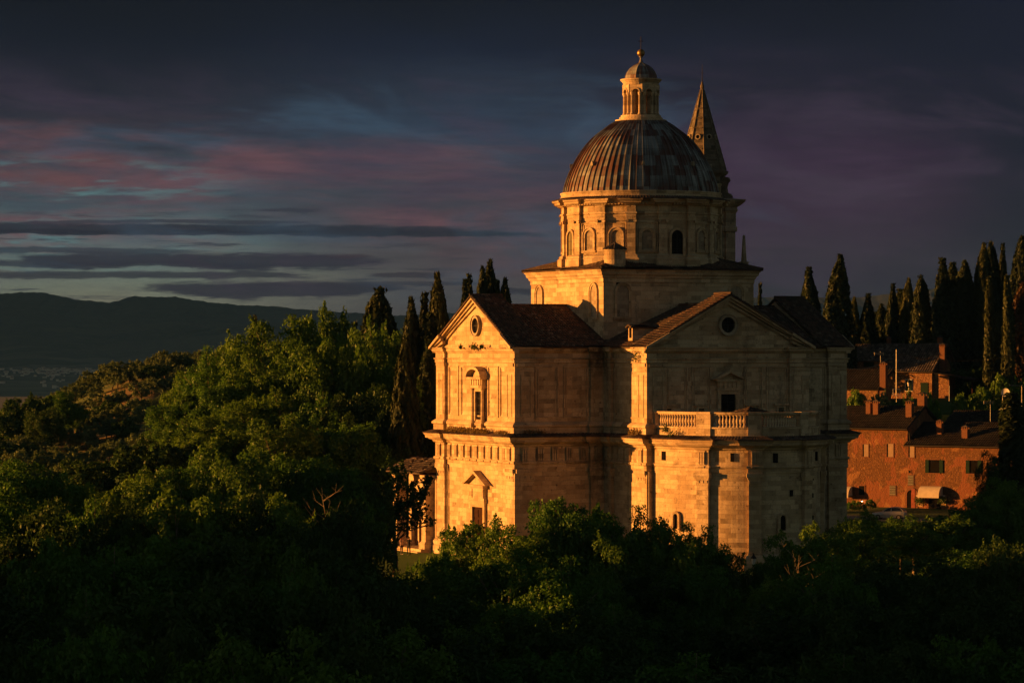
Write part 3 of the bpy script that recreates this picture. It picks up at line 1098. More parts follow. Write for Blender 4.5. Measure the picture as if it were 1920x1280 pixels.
def gable(fr, hw, back, oculus=True):
    O, A, N = fr
    mb = MB()
    mb.fprism(fr, [(-hw - .2, 19.9), (hw + .2, 19.9), (0, AP_Z - .35)], -back, .02)
    # stepped raking cornice
    for d0, d1, lo, hi in ((0.02, .22, -.95, -.62), (0.02, .42, -.60, -.34), (0.02, .66, -.32, -.02)):
        for s_ in (-1, 1):
            sl = (AP_Z - 19.95) / (hw + .7)
            z_in = lambda u, off: AP_Z - abs(u) * sl + off
            ue = hw + .66
            mb.fprism(fr, [(s_ * ue, z_in(ue, lo) if z_in(ue, lo) > 19.7 else 19.72), (s_ * ue, z_in(ue, hi)), (0, AP_Z + hi), (0, AP_Z + lo)][::s_], d0, d1)
            # the break forward above the corner pilaster
            u1 = hw - PW
            mb.fprism(fr, [(s_ * (ue + .02), max(19.73, z_in(ue, lo) + .01)), (s_ * (ue + .02), z_in(ue, hi) + .012), (s_ * u1, z_in(u1, hi) + .012), (s_ * u1, z_in(u1, lo) + .012)][::s_], d1 - .02, d1 + .30)
    g = mb.build('gable', 'stone', church)
    if oculus:
        mb = MB()
        k = 28
        ro, ri = 1.0, .72
        outer = [(ro * math.cos(2 * PI * i / k), 21.95 + ro * math.sin(2 * PI * i / k)) for i in range(k + 1)]
        inner = [(ri * math.cos(2 * PI * i / k), 21.95 + ri * math.sin(2 * PI * i / k)) for i in range(k + 1)]
        mb.fring(fr, outer, inner, .0, .26)
        mid_ = [((ri + .08) * math.cos(2 * PI * i / k), 21.95 + (ri + .08) * math.sin(2 * PI * i / k)) for i in range(k + 1)]
        mb.fring(fr, outer, [(x * .96, 21.95 + (z - 21.95) * .96) for x, z in outer], .2, .34)
        oc = mb.build('round_window', 'stone_dark', church)
        mb = MB()
        mb.fprism(fr, inner[:-1], .0, .045)
        p_ = mb.build('pane', 'dark', oc)
        mb = MB()
        mb.fbox(fr, -.03, .03, .045, .08, 21.25, 22.65)
        mb.fbox(fr, -.7, .7, .045, .075, 21.92, 21.98)
        mb.build('bar', 'iron', oc)
    # tiled strip over the gable, thicker than the roof behind
    mb = MB()
    P = lambda u, d, z: (O[0] + A[0] * u + N[0] * d, O[1] + A[1] * u + N[1] * d, z)
    for s_ in (-1, 1):
        ue = hw + .78
        ze = AP_Z - ue * sl + .03
        roof_sheet(mb, P(s_ * ue, -back, ze), P(s_ * ue, .8, ze), P(0, .8, AP_Z + .05), P(0, -back, AP_Z + .05))
    ridge_tiles(mb, P(0, -back, AP_Z + .1), P(0, .83, AP_Z + .1))
    mb.build('gable_roof', 'tile', church)
    # inner face of the thicker strip
    # main roof slopes of the arm
    RZ = 23.85
    mb = MB()
    inn = 0
    for s_ in (-1, 1):
        ue = hw + .62
        x0, x1 = -back + .05, -(17.7 - C) - .1
        roof_sheet(mb, P(s_ * ue, x1, 19.93), P(s_ * ue, x0, 19.93), P(0, x0, RZ), P(0, x1, RZ))
    ridge_tiles(mb, P(0, x1, RZ + .07), P(0, x0, RZ + .07))
    mb.build('arm_roof', 'tile', church)
    return g


gable(FL, W1, 2.6)
gable(FR, W2, 2.4)
gable(((E1, 0), (0, 1), (1, 0)), W1, 2.6, False)
gable(((0, E2), (-1, 0), (0, 1)), W2, 2.4, False)


# aedicule window / door builders in a wall frame
def arc(hw, z, h, k=10, flip=False):
    return [(-hw + 2 * hw * i / k, z + h * math.sin(PI * i / k) ** .9) for i in range(k + 1)]


def aedicule(fr, uc, z0, z1, hw, ped, zt, name, pane='dark', colm=True, depth=.9, fw=.32, he=None, rise=.52):
    """opening z0..z1, half width hw; entablature to zt; pediment kind"""
    O, A, N = fr
    fr = ((O[0] + A[0] * uc, O[1] + A[1] * uc), A, N)
    mb = MB()
    mb.fbox(fr, -hw - fw, -hw, 0, .28, z0 - .15, z1 + fw)
    mb.fbox(fr, hw, hw + fw, 0, .28, z0 - .15, z1 + fw)
    mb.fbox(fr, -hw, hw, 0, .28, z1, z1 + fw)
    mb.fbox(fr, -hw - fw * .5, hw + fw * .5, 0, .2, z0 - .3, z0)
    win = mb.build(name, 'stone', church)
    mb = MB()
    mb.fbox(fr, -hw, hw, 0, .05, z0, z1)
    mb.build('pane', pane, win)
    mb = MB()
    if pane != 'wood':
        mb.fbox(fr, -.03, .03, .05, .1, z0, z1)
        k = max(1, round((z1 - z0) / .9))
        for i in range(1, k + 1):
            z = z0 + (z1 - z0) * i / (k + 1)
            mb.fbox(fr, -hw, hw, .05, .085, z - .025, z + .025)
        mb.build('glazing_bar', 'iron', win)
    else:
        for i in range(4):
            for s_ in (-1, 1):
                z = z0 + .15 + i * (z1 - z0 - .2) / 4
                mb.fbox(fr, s_ * hw * .52 - hw * .36, s_ * hw * .52 + hw * .36, .05, .1, z, z + (z1 - z0) / 4 - .25)
        mb.build('door_panel', 'wood', win)
    zb = z1 + fw
    hwo = hw + fw + (.42 if colm else .12)
    if colm:
        for s_ in (-1, 1):
            u = s_ * (hw + fw + .12)
            cx, cy = fr[0][0] + A[0] * u + N[0] * (depth * .55), fr[0][1] + A[1] * u + N[1] * (depth * .55)
            mb = MB()
            mb.lathe([(.25, z0 - .35), (.25, z0 - .2), (.19, z0 - .1), (.165, z0), (.15, zb - .25), (.17, zb - .2), (.24, zb - .05), (.24, zb)], 12, (cx, cy))
            mb.fbox(fr, u - .26, u + .26, 0, depth * .55 + .28, z0 - .75, z0 - .35)
            mb.build('column', 'stone', win)
    de = depth if colm else .42
    mb = MB()
    ent = zt - zb
    mb.fbox(fr, -hwo, hwo, 0, de * .9, zb, zb + ent * .22)
    mb.fbox(fr, -hwo + .08, hwo - .08, 0, de * .8, zb + ent * .22, zb + ent * .8)
    kk = 5 if pane != 'wood' else 2
    gw = .11 if pane != 'wood' else .3
    for i in range(kk):
        u = (-hwo + .1) + (2 * hwo - .2) * (i + .5) / kk
        if pane == 'wood':
            u = (-1) ** i * (hwo - .45)
        mb.fbox(fr, u - gw, u + gw, de * .8, de * .8 + .08, zb + ent * .26, zb + ent * .78)
    mb.fbox(fr, -hwo - .22, hwo + .22, 0, de + .18, zb + ent * .8, zt)
    mb.build('frieze_block', 'stone', win)
    mb = MB()
    he = he or hwo + .3
    if ped == 'arc':
        ph = 1.0
        k = 12
        T = [PI * i / k for i in range(k + 1)]
        o_ = [(-he * math.cos(t), zt + ph * math.sin(t)) for t in T]
        i_ = [(-(he - .28) * math.cos(t), zt + (ph - .26) * math.sin(t)) for t in T]
        mb.fring(fr, o_, i_, .0, de + .3)
        mb.fprism(fr, i_, .0, de * .45)
    else:
        ph = he * rise
        for s_ in (-1, 1):
            mb.fprism(fr, [(s_ * he, zt), (0, zt + ph), (0, zt + ph - .28), (s_ * (he - .5), zt)][::s_], 0, de + .3)
        mb.fprism(fr, [(-he + .45, zt), (he - .45, zt), (0, zt + ph - .26)], 0, de * .5)
    mb.build('pediment', 'stone', win)
    return win


aedicule(FL, .8, 13.1, 15.75, .70, 'arc', 17.1, 'window', 'dark', True, .62)
aedicule(FR, 0.0, 12.7, 15.6, .78, 'tri', 16.95, 'window', 'dark', False, .5, .3, 1.85, .48)
aedicule(FL, .6, .9, 4.85, 1.2, 'tri', 6.95, 'door', 'wood', False, .75, .42, 2.85, .47)

# four little windows with hoods on the terrace wall
for u in (-6.1, -2.75, 2.45, 5.6):
    mb = MB()
    mb.fbox(FR, u - .75, u + .75, 0, .3, 14.55, 14.72)
    mb.fbox(FR, u - .5, u - .3, 0, .16, 13.75, 14.5)
    mb.fbox(FR, u + .3, u + .5, 0, .16, 13.75, 14.5)
    mb.fbox(FR, u - .3, u + .3, 0, .16, 14.32, 14.5)
    wn_ = mb.build('small_window', 'stone', church)
    mb = MB()
    mb.fbox(FR, u - .3, u + .3, 0, .05, 13.75, 14.32)
    mb.build('pane', 'glass', wn_)

# putlog holes and mezzanine openings
for fr, u, z, hw_, hh in ((FR, -6.6, 16.9, .13, .2), (FR, -6.4, 15.2, .1, .1), (FC_R, -6.45, 25.95, .22, .26), (FC_R, -6.5, 23.1, .2, .3),
                          (FC_R, .8, 24.0, .15, .15), (FA1, -3.1, 15.6, .15, .15), (FA1, -3.5, 15.0, .12, .12)):
    mb = MB()
    mb.fbox(fr, u - hw_, u + hw_, .0, .03, z - hh, z + hh)
    mb.build('putlog_hole', 'dark', church)


def ap_frame(t, off=0.0):
    t = R(t)
    x, y = -AP_A * math.cos(t), -E2 - AP_B * math.sin(t)
    nx, ny = -math.cos(t) / AP_A, -math.sin(t) / AP_B
    l = math.hypot(nx, ny)
    nx, ny = nx / l, ny / l
    return ((x + nx * off, y + ny * off), (-ny, nx), (nx, ny))


def arched_window(fr, uc, z0, z1, hw, name, pane, fw=.22, pr=.2, blind=False, parent=church):
    O, A, N = fr
    fr = ((O[0] + A[0] * uc, O[1] + A[1] * uc), A, N)
    k = 12
    zs = z1 - hw
    path = lambda h: [(-h, z0)] + [(-h * math.cos(PI * i / k), zs + h * math.sin(PI * i / k)) for i in range(k + 1)] + [(h, z0)]
    mb = MB()
    mb.fring(fr, path(hw + fw), path(hw), .0, pr)
    if blind:
        mb.fring(fr, path(hw + fw), path(hw + fw * .7), pr - .01, pr + .07)
    mb.fbox(fr, -hw - fw - .08, hw + fw + .08, 0, pr + .08, z0 - .2, z0 - .002)
    wn_ = mb.build(name, 'stone', parent)
    mb = MB()
    mb.fprism(fr, path(hw), -.25 if blind else .0, .03)
    mb.build('pane' if not blind else 'blind_panel', pane, wn_)
    return wn_


f_ = ap_frame(89, .04)
arched_window(f_, 0, 3.6, 4.95, .28, 'sacristy_window', 'dark', .22, .22)
arched_window(ap_frame(22, .04), 0, 3.6, 4.95, .28, 'sacristy_window', 'dark', .22, .22)
for t, z, hw_, hh in ((12, 10.1, .25, .4), (57, 10.1, .15, .38), (84, 10.05, .22, .42), (123, 10.1, .22, .4), (96, 6.9, .16, .28), (118, 8.2, .12, .25), (118, 6.6, .08, .2), (118, 4.6, .08, .2)):
    mb = MB()
    mb.fbox(ap_frame(t, .03), -hw_, hw_, -.1, .06 if z < 9 else .12, z - hh, z + hh)
    mb.build('slit_window', 'dark', church)
for x_, z_ in ((-10.0, 5.0),):
    mb = MB()
    mb.fbox(FA2, 1.2, 1.3, 0, .03, 4.3, 5.2)
    mb.build('slit_window', 'dark', church)

# crossing block
sq = [(-C, -C), (C, -C), (C, C), (-C, C)]
mb = MB()
sweep(mb, sq, [(0, 19.0), (0, 25.95), (.06, 26.0), (.06, 26.35), (.16, 26.42), (.2, 26.6), (.36, 26.75), (.4, 26.98), (.52, 27.1), (.55, 27.28)])
mb.build('crossing_wall', 'stone', church)
mb = MB()
for i in range(4):
    a_, b_ = offset_poly(sq, .68)[i], offset_poly(sq, .68)[(i + 1) % 4]
    c2, d2 = offset_poly(sq, -2.6)[(i + 1) % 4], offset_poly(sq, -2.6)[i]
    roof_sheet(mb, (a_[0], a_[1], 27.3), (b_[0], b_[1], 27.3), (c2[0], c2[1], 28.35), (d2[0], d2[1], 28.35))
    ridge_tiles(mb, (a_[0], a_[1], 27.36), (d2[0], d2[1], 28.4), .13)
mb.build('crossing_roof', 'tile', church)
for fr in (FC_L, FC_R):
    for u in (-6.0, 6.05):
        arched_window(fr, u, 22.75, 25.75, .62, 'blind_arch', 'stone_dark', .26, .12, True)

# drum
DR = 7.5
mb = MB()
seg = 16
dpts = []
for k in range(16):
    a = R(22.5 * k)
    for da, rr in ((-8.3, DR), (-4.1, DR), (0, DR), (4.1, DR), (8.3, DR), (8.3, DR + .3), (14.2, DR + .3)):
        an = a + R(da)
        dpts.append((rr * math.cos(an), rr * math.sin(an)))
sweep(mb, dpts, [(.35, 27.5), (.35, 28.3), (.2, 28.42), (.2, 28.6), (0, 28.75), (0, 32.2), (.06, 32.22), (.06, 32.5), (.16, 32.55), (.16, 32.68), (.03, 32.7), (.03, 33.3),
                 (.18, 33.36), (.18, 33.42), (.55, 33.56), (.6, 33.74), (.74, 33.8), (.78, 33.95), (-.5, 34.0)])
for k in range(16):
    a0, a1 = R(22.5 * k + 8.3), R(22.5 * k + 14.2)
    p = ((DR + .3) * math.cos(a0), (DR + .3) * math.sin(a0))
    q = ((DR + .3) * math.cos(a1), (DR + .3) * math.sin(a1))
    fr, L = frame_of(p, q)
    mb.fbox(fr, -.08, L + .08, -.3, .09, 31.95, 32.2)
    for u in (0.02, L - .02):   # volutes of the capitals
        c0 = (fr[0][0] + fr[1][0] * u, fr[0][1] + fr[1][1] * u)
        k_ = 8
        mb.fprism((c0, fr[1], fr[2]), [(.17 * math.cos(2 * PI * i / k_), 31.86 + .15 * math.sin(2 * PI * i / k_)) for i in range(k_)], -.1, .17)
for k in range(150):     # dentils
    a = 2 * PI * k / 150
    fr = ((7.62 * math.cos(a), 7.62 * math.sin(a)), (-math.sin(a), math.cos(a)), (math.cos(a), math.sin(a)))
    mb.fbox(fr, -.08, .08, -.2, .46, 33.4, 33.56)
mb.build('drum', 'stone', church)
for k in range(16):
    a = R(22.5 * k)
    rr = DR * math.cos(R(4.1)) + .0
    fr = ((rr * math.cos(a), rr * math.sin(a)), (-math.sin(a), math.cos(a)), (math.cos(a), math.sin(a)))
    if k % 4 == 0:
        wn_ = arched_window(fr, 0, 28.35, 31.0, .62, 'drum_window', 'glass_warm' if k == 8 else 'dark', .22, .18)
        mb = MB()
        for z in (29.2, 30.05):
            mb.fbox(fr, -.6, .6, .03, .07, z - .02, z + .02)
        mb.fbox(fr, -.02, .02, .03, .065, 28.4, 30.9)
        mb.build('glazing_bar', 'iron', wn_)
    else:
        arched_window(fr, 0, 29.1, 31.0, .5, 'drum_niche', 'stone_dark', .3, .16, True)
        mb = MB()
        panel(mb, fr, -1.0, 1.0, 28.85, 31.75, .09, .1)
        mb.build('drum_panel', 'stone', church)
mb = MB()
tile_ring(mb, [((DR + .3) * math.cos(2 * PI * k / 32), (DR + .3) * math.sin(2 * PI * k / 32)) for k in range(32)], .86, 33.98, -.1, 34.25, .27, .06)
mb.build('drum_tiles', 'tile', church)
mb = MB()
mb.lathe([(7.85, 34.0), (7.85, 34.3), (7.75, 34.35), (7.75, 34.6), (7.82, 34.62), (7.82, 34.75), (7.4, 34.78)], 64, close=False)
mb.build('attic_ring', 'stone', church)

# dome with raised seams
prof = [(7.53, 34.7), (7.40, 35.35), (7.17, 36.1), (6.92, 36.75), (6.6, 37.4), (6.22, 38.1), (5.78, 38.8), (5.28, 39.45), (4.73, 40.06), (4.2, 40.5), (3.66, 40.9), (3.1, 41.32), (2.45, 41.72)]
mb = MB()
NP = 72
vs, fs, uu = [], [], []
for i, (r_, z_) in enumerate(prof):
    for k in range(NP):
        for q_, dr in ((0, 0), (.86, 0), (.90, .09), (.96, .09)):
            a = 2 * PI * (k + q_) / NP
            vs.append(((r_ + dr) * math.cos(a), (r_ + dr) * math.sin(a), z_ + dr * .4))
NS = NP * 4
for i in range(len(prof) - 1):
    for k in range(NS):
        k2 = (k + 1) % NS
        fs.append((i * NS + k, i * NS + k2, (i + 1) * NS + k2, (i + 1) * NS + k))
        qs = (0, .86, .90, .96, 1.0)
        cell_, sub = divmod(k, 4)
        ua, ub = cell_ + qs[sub], cell_ + qs[sub + 1] - .001
        va, vb = i * .68, (i + 1) * .68
        uu.append([(ua, va), (ub, va), (ub, vb), (ua, vb)])
mb.add(vs, fs, uu)
dome = mb.build('dome', 'dome', church)
# the thick service rib with steps on the right flank
mb = MB()
a = R(-90 + 24)
for i in range(len(prof) - 1):
    r0, z0 = prof[i]
    r1, z1 = prof[i + 1]
    for j in range(4):
        t0, t1 = j / 4, (j + .75) / 4
        ra, rb = r0 + (r1 - r0) * t0, r0 + (r1 - r0) * t1
        za, zb = z0 + (z1 - z0) * t0, z0 + (z1 - z0) * t1
        fr = ((0, 0), (-math.sin(a), math.cos(a)), (math.cos(a), math.sin(a)))
        P = lambda u, d, z: (fr[1][0] * u + fr[2][0] * d, fr[1][1] * u + fr[2][1] * d, z)
        mb.hexa([P(-.18, ra + .13, za), P(.18, ra + .13, za), P(.18, ra - .2, za), P(-.18, ra - .2, za), P(-.18, rb + .13, zb), P(.18, rb + .13, zb), P(.18, rb - .2, zb), P(-.18, rb - .2, zb)])
mb.build('stepped_rib', 'dome', dome)
mb = MB()
for a in (20, 65, 110, 155, 200, 245, 290, 335):
    for z_, r_ in ((37.2, 6.72),):
        a_ = R(a)
        fr = ((r_ * math.cos(a_), r_ * math.sin(a_)), (-math.sin(a_), math.cos(a_)), (math.cos(a_), math.sin(a_)))
        mb.fprism(fr, [(-.14, z_), (.14, z_), (.1, z_ + .34), (0, z_ + .42), (-.1, z_ + .34)], -.4, .16)
mb.build('dome_vents', 'stone_dark', dome)['kind'] = 'stuff'
mb = MB()      # small stone dormer at the springing on the right
a_ = R(-30)
fr = ((7.45 * math.cos(a_), 7.45 * math.sin(a_)), (-math.sin(a_), math.cos(a_)), (math.cos(a_), math.sin(a_)))
mb.fbox(fr, -.55, -.2, -.8, .25, 34.6, 35.5)
mb.fbox(fr, .2, .55, -.8, .25, 34.6, 35.5)
mb.fbox(fr, -.65, .65, -.8, .32, 35.5, 35.68)
mb.build('stone_hatch', 'stone', dome)

# lantern
lan_mb = MB()
lan_mb.lathe([(2.62, 41.45), (2.62, 41.62), (2.5, 41.66), (2.5, 41.86), (2.1, 41.88), (2.1, 42.1), (1.95, 42.14), (1.95, 42.3)], 40)
lan = lan_mb.build('lantern', 'stone', church)
mb = MB()
for k in range(8):
    a = R(22.5 + 45 * k)
    fr = ((0, 0), (-math.sin(a), math.cos(a)), (math.cos(a), math.sin(a)))
    mb.fbox(fr, -.34, .34, 1.05, 1.52, 42.28, 44.9)
    for u in (-.24, .24):
        cx, cy = fr[1][0] * u + fr[2][0] * 1.6, fr[1][1] * u + fr[2][1] * 1.6
        mb.lathe([(.19, 42.3), (.19, 42.42), (.125, 42.55), (.11, 44.15), (.17, 44.3), (.19, 44.36), (.19, 44.46)], 10, (cx, cy))
mb.build('lantern_pier', 'stone', lan)
mb = MB()
for k in range(8):
    a = R(45 * k)
    fr = ((0, 0), (-math.sin(a), math.cos(a)), (math.cos(a), math.sin(a)))
    n = 8
    r_ = .34
    outer = [(-.72, 44.45)] + [(-.72 + 1.44 * i / n, 45.25) for i in range(n + 1)] + [(.72, 44.45)]
    inner = [(-r_, 44.45)] + [(-r_ * math.cos(PI * i / n), 44.45 + r_ * math.sin(PI * i / n)) for i in range(n + 1)] + [(r_, 44.45)]
    mb.fring(fr, outer, inner, 1.25, 1.66)
    o2 = [(-(r_ + .12) * math.cos(PI * i / n), 44.45 + (r_ + .12) * math.sin(PI * i / n)) for i in range(n + 1)]
    mb.fring(fr, o2, inner[1:-1], 1.62, 1.74)
mb.lathe([(1.2, 45.2), (1.74, 45.2), (1.74, 45.42), (1.82, 45.5), (1.9, 45.62), (2.0, 45.68), (2.0, 45.8), (1.6, 45.84)], 32, close=False)
mb.lathe([(1.3, 45.3), (.01, 45.32)], 24, close=False)
mb.build('lantern_arcade', 'stone', lan)
mb = MB()
vs, fs, uu = [], [], []
cp = [(1.58, 45.8), (1.53, 46.15), (1.38, 46.5), (1.12, 46.85), (.78, 47.12), (.42, 47.3), (.2, 47.42)]
NSEG = 48
for i, (r_, z_) in enumerate(cp):
    for k in range(NSEG):
        a = 2 * PI * k / NSEG
        dr = .07 if k % 6 == 0 else 0
        vs.append(((r_ + dr) * math.cos(a), (r_ + dr) * math.sin(a), z_))
for i in range(len(cp) - 1):
    for k in range(NSEG):
        k2 = (k + 1) % NSEG
        fs.append((i * NSEG + k, i * NSEG + k2, (i + 1) * NSEG + k2, (i + 1) * NSEG + k))
        uu.append([(k / 3 + 100, i * .4), (k / 3 + 100.3, i * .4), (k / 3 + 100.3, i * .4 + .4), (k / 3 + 100, i * .4 + .4)])
mb.add(vs, fs, uu)
mb.lathe([(.3, 47.3), (.2, 47.5), (.1, 47.75), (.09, 47.9), (.2, 47.95), (.2, 48.02)], 12)
mb.build('cupola', 'dome', lan)
mb = MB()
mb.lathe([(.02, 47.97)] + [(.38 * math.sin(PI * i / 12), 48.35 - .38 * math.cos(PI * i / 12)) for i in range(1, 12)] + [(.02, 48.73)], 20)
mb.build('finial_ball', 'gold', lan, True)
mb = MB()
mb.tube([(0, 0, 48.7), (0, 0, 49.95)], .035, 6)
ca, sa = math.cos(-TH), math.sin(-TH)
mb.tube([(-.3 * ca, -.3 * sa, 49.5), (.3 * ca, .3 * sa, 49.5)], .03, 6)
mb.build('cross', 'iron', lan)

# stair turret and obelisk on the crossing roof
mb = MB()
tx, ty = -6.6, -7.6
mb.lathe([(1.0, 27.4), (1.0, 28.95), (1.08, 28.97), (1.08, 29.05), (.9, 29.08)], 24, (tx, ty), close=False)
tur = mb.build('roof_turret', 'stone', church)
mb = MB()
for k in range(12):
    a0, a1 = 2 * PI * k / 12, 2 * PI * (k + 1) / 12
    am_ = (a0 + a1) / 2
    P = lambda r_, a, z: (tx + r_ * math.cos(a), ty + r_ * math.sin(a), z)
    mb.add([P(1.1, a0, 29.03), P(1.14, am_, 29.16), P(1.1, a1, 29.03), P(.1, am_, 29.62)], [(0, 1, 3), (1, 2, 3)])
    mb.tube([P(1.12, a0, 29.1), P(.15, a0, 29.62)], [.09, .07], 6)
mb.lathe([(.18, 29.5), (.2, 29.66), (.12, 29.76), (.02, 29.8)], 8, (tx, ty))
mb.build('tiled_cap', 'tile_grey', tur)
mb = MB()
ox, oy = 7.55, -6.9
mb.box(ox - .32, ox + .32, oy - .32, oy + .32, 27.5, 28.0)
mb.box(ox - .38, ox + .38, oy - .38, oy + .38, 28.0, 28.1)
mb.hexa([(ox - .2, oy - .2, 28.1), (ox + .2, oy - .2, 28.1), (ox + .2, oy + .2, 28.1), (ox - .2, oy + .2, 28.1),
         (ox - .1, oy - .1, 30.35), (ox + .1, oy - .1, 30.35), (ox + .1, oy + .1, 30.35), (ox - .1, oy + .1, 30.35)])
mb.lathe([(.02, 30.3), (.12, 30.38), (.15, 30.5), (.1, 30.62), (.02, 30.68)], 10, (ox, oy))
mb.build('obelisk', 'stone_dark', church)

# dormer on the front arm's lit roof slope
mb = MB()
dx_, dy_ = -7.1, -13.6
mb.box(dx_ - .9, dx_ - .75, dy_ - .42, dy_ - .27, 20.6, 21.7)
mb.box(dx_ - .9, dx_ - .75, dy_ + .27, dy_ + .42, 20.6, 21.7)
mb.box(dx_ - .9, dx_ + .9, dy_ - .44, dy_ + .44, 20.5, 20.75)
mb.box(dx_ - .9, dx_ - .74, dy_ - .45, dy_ + .45, 21.7, 21.82)
mb.box(dx_ - .72, dx_ + 1.6, dy_ - .38, dy_ + .38, 20.7, 21.7)
dm = mb.build('dormer', 'stone', church)
mb = MB()
for s_ in (-1, 1):
    roof_sheet(mb, (dx_ - 1.15, dy_ + s_ * .6, 21.76), (dx_ + 1.9, dy_ + s_ * .6, 21.76), (dx_ + 1.9, dy_, 22.0), (dx_ - 1.15, dy_, 22.0), .25, .05, .4)
mb.build('dormer_roof', 'tile', dm)
mb = MB()
mb.box(dx_ - .76, dx_ - .735, dy_ - .27, dy_ + .27, 20.76, 21.69)
mb.build('pane', 'dark', dm)

# terrace: floor, balustrade, stair hut
ep, epil = ellipse_pts()
mb = MB()
mb.add([(x, y, 12.0) for x, y in ep], [tuple(range(len(ep)))])
mb.build('terrace_floor', 'stone_dark', church)


def ep_at(t, o=0.0):
    return ap_frame(t, o)[0]


def ang_quads(mb, t0, t1, r0, r1, z0, z1, n=None):
    n = n or max(1, round((t1 - t0) / 4))
    for i in range(n):
        a, b = t0 + (t1 - t0) * i / n, t0 + (t1 - t0) * (i + 1) / n
        p = [ep_at(a, r1), ep_at(b, r1), ep_at(b, r0), ep_at(a, r0)]
        mb.hexa([(x, y, z0) for x, y in p] + [(x, y, z1) for x, y in p])


mb = MB()
ang_quads(mb, 0.5, 179.5, -.75, -.2, 11.9, 12.62)
ang_quads(mb, 0.5, 179.5, -.8, -.12, 12.62, 12.76)
ang_quads(mb, 0.5, 179.5, -.72, -.22, 13.86, 13.98)
ang_quads(mb, 0.5, 179.5, -.78, -.14, 13.98, 14.1)
for t0, t1 in ((34.5, 43.5), (66.5, 75), (105, 113.5), (136.5, 145.5), (0.5, 3), (177, 179.5)):
    ang_quads(mb, t0, t1, -.76, -.02, 11.9, 12.6, 1)
    ang_quads(mb, t0, t1, -.72, -.06, 12.6, 13.92, 1)
    ang_quads(mb, t0, t1, -.8, .02, 13.92, 14.12, 1)
bal = mb.build('balustrade', 'stone', church)
bm_ = MB()
bm_.lathe([(.13, 0), (.13, .08), (.08, .12), (.06, .2), (.12, .42), (.13, .52), (.09, .72), (.06, .9), (.11, .98), (.13, 1.02), (.13, 1.1)], 8)
b0 = bm_.build('baluster', 'stone', bal, True)
first = True
for t0, t1, n in ((4.5, 33, 14), (45, 65, 9), (76.5, 103.5, 13), (115, 135, 9), (147, 175.5, 14)):
    for i in range(n):
        p = ep_at(t0 + (t1 - t0) * (i + .5) / n, -.46)
        o = b0 if first else b0.copy()
        if not first:
            col.objects.link(o)
            o.parent = bal
        o.location = (p[0], p[1], 12.76)
        first = False
mb = MB()
hx, hy = -1.2, -24.2
mb.box(hx - 1.1, hx + 1.1, hy - 1.1, hy + 1.1, 12.0, 13.95)
hut = mb.build('stair_hut', 'stone', church)
mb = MB()
for i in range(4):
    q = [(-1.35, -1.35), (1.35, -1.35), (1.35, 1.35), (-1.35, 1.35)]
    a_, b_ = q[i], q[(i + 1) % 4]
    roof_sheet(mb, (hx + a_[0], hy + a_[1], 13.95), (hx + b_[0], hy + b_[1], 13.95), (hx + .02, hy, 14.5), (hx - .02, hy, 14.5), .27, .06, .4)
mb.build('hut_roof', 'tile', hut)

# drain pipe in the angle of the sacristy
mb = MB()
mb.tube([(-W2 - .12, -E2 - .45, 1.0), (-W2 - .12, -E2 - .45, 8.6)], .07, 6)
mb.tube([(-E1 - .12, 6.7, 1.0), (-E1 - .12, 6.7, 8.6)], .07, 6)
mb.build('drain_pipe', 'stone_dark', church)

# bell tower behind the dome
BX, BY = 14.3, 14.3
mb = MB()
hs = 2.3
tw = [(BX - hs, BY - hs), (BX + hs, BY - hs), (BX + hs, BY + hs), (BX - hs, BY + hs)]
tpts = []
for i in range(4):
    p, q = tw[i], tw[(i + 1) % 4]
    L = 2 * hs
    d = ((q[0] - p[0]) / L, (q[1] - p[1]) / L)
    n_ = (d[1], -d[0])
    pr_ = tw[i - 1]
    dn = ((p[0] - pr_[0]) / L, (p[1] - pr_[1]) / L)
    pn = (dn[1], -dn[0])
    tpts.append((p[0] + (n_[0] + pn[0]) * .2, p[1] + (n_[1] + pn[1]) * .2))
    tpts += [(p[0] + d[0] * .9 + n_[0] * .2, p[1] + d[1] * .9 + n_[1] * .2), (p[0] + d[0] * .9, p[1] + d[1] * .9),
             (q[0] - d[0] * .9, q[1] - d[1] * .9), (q[0] - d[0] * .9 + n_[0] * .2, q[1] - d[1] * .9 + n_[1] * .2)]
sweep(mb, tpts, [(.3, 0), (.3, 1.4), (0, 1.5), (0, 9), (.2, 9.2), (.2, 10.8), (.8, 11.4), (0, 11.8), (0, 19.2), (.5, 19.8), (0, 20), (0, 26.6), (.3, 27.0), (.55, 27.6), (.1, 27.9), (.1, 28.6), (0, 28.7),
                 (0, 31.7), (.14, 31.75), (.14, 32.2), (.05, 32.3), (.05, 33.6), (0.2, 33.9), (.12, 34.2), (.5, 34.5), (.75, 34.8), (.8, 35.0), (-.4, 35.15)], True)
bt = mb.build('bell_tower', 'stone_dark', church)
for fr in (((BX, BY - hs), (1, 0), (0, -1)), ((BX - hs, BY), (0, -1), (-1, 0)), ((BX + hs, BY), (0, 1), (1, 0))):
    arched_window(fr, 0, 29.2, 32.0, .7, 'belfry_opening', 'dark', .25, .14, False, bt)
mb = MB()
mb.lathe([(2.55, 35.0), (2.55, 35.5), (2.2, 35.6), (2.2, 37.3), (2.3, 37.4), (2.65, 37.7), (2.7, 37.95), (2.3, 38.05)], 8, (BX, BY), R(22.5))
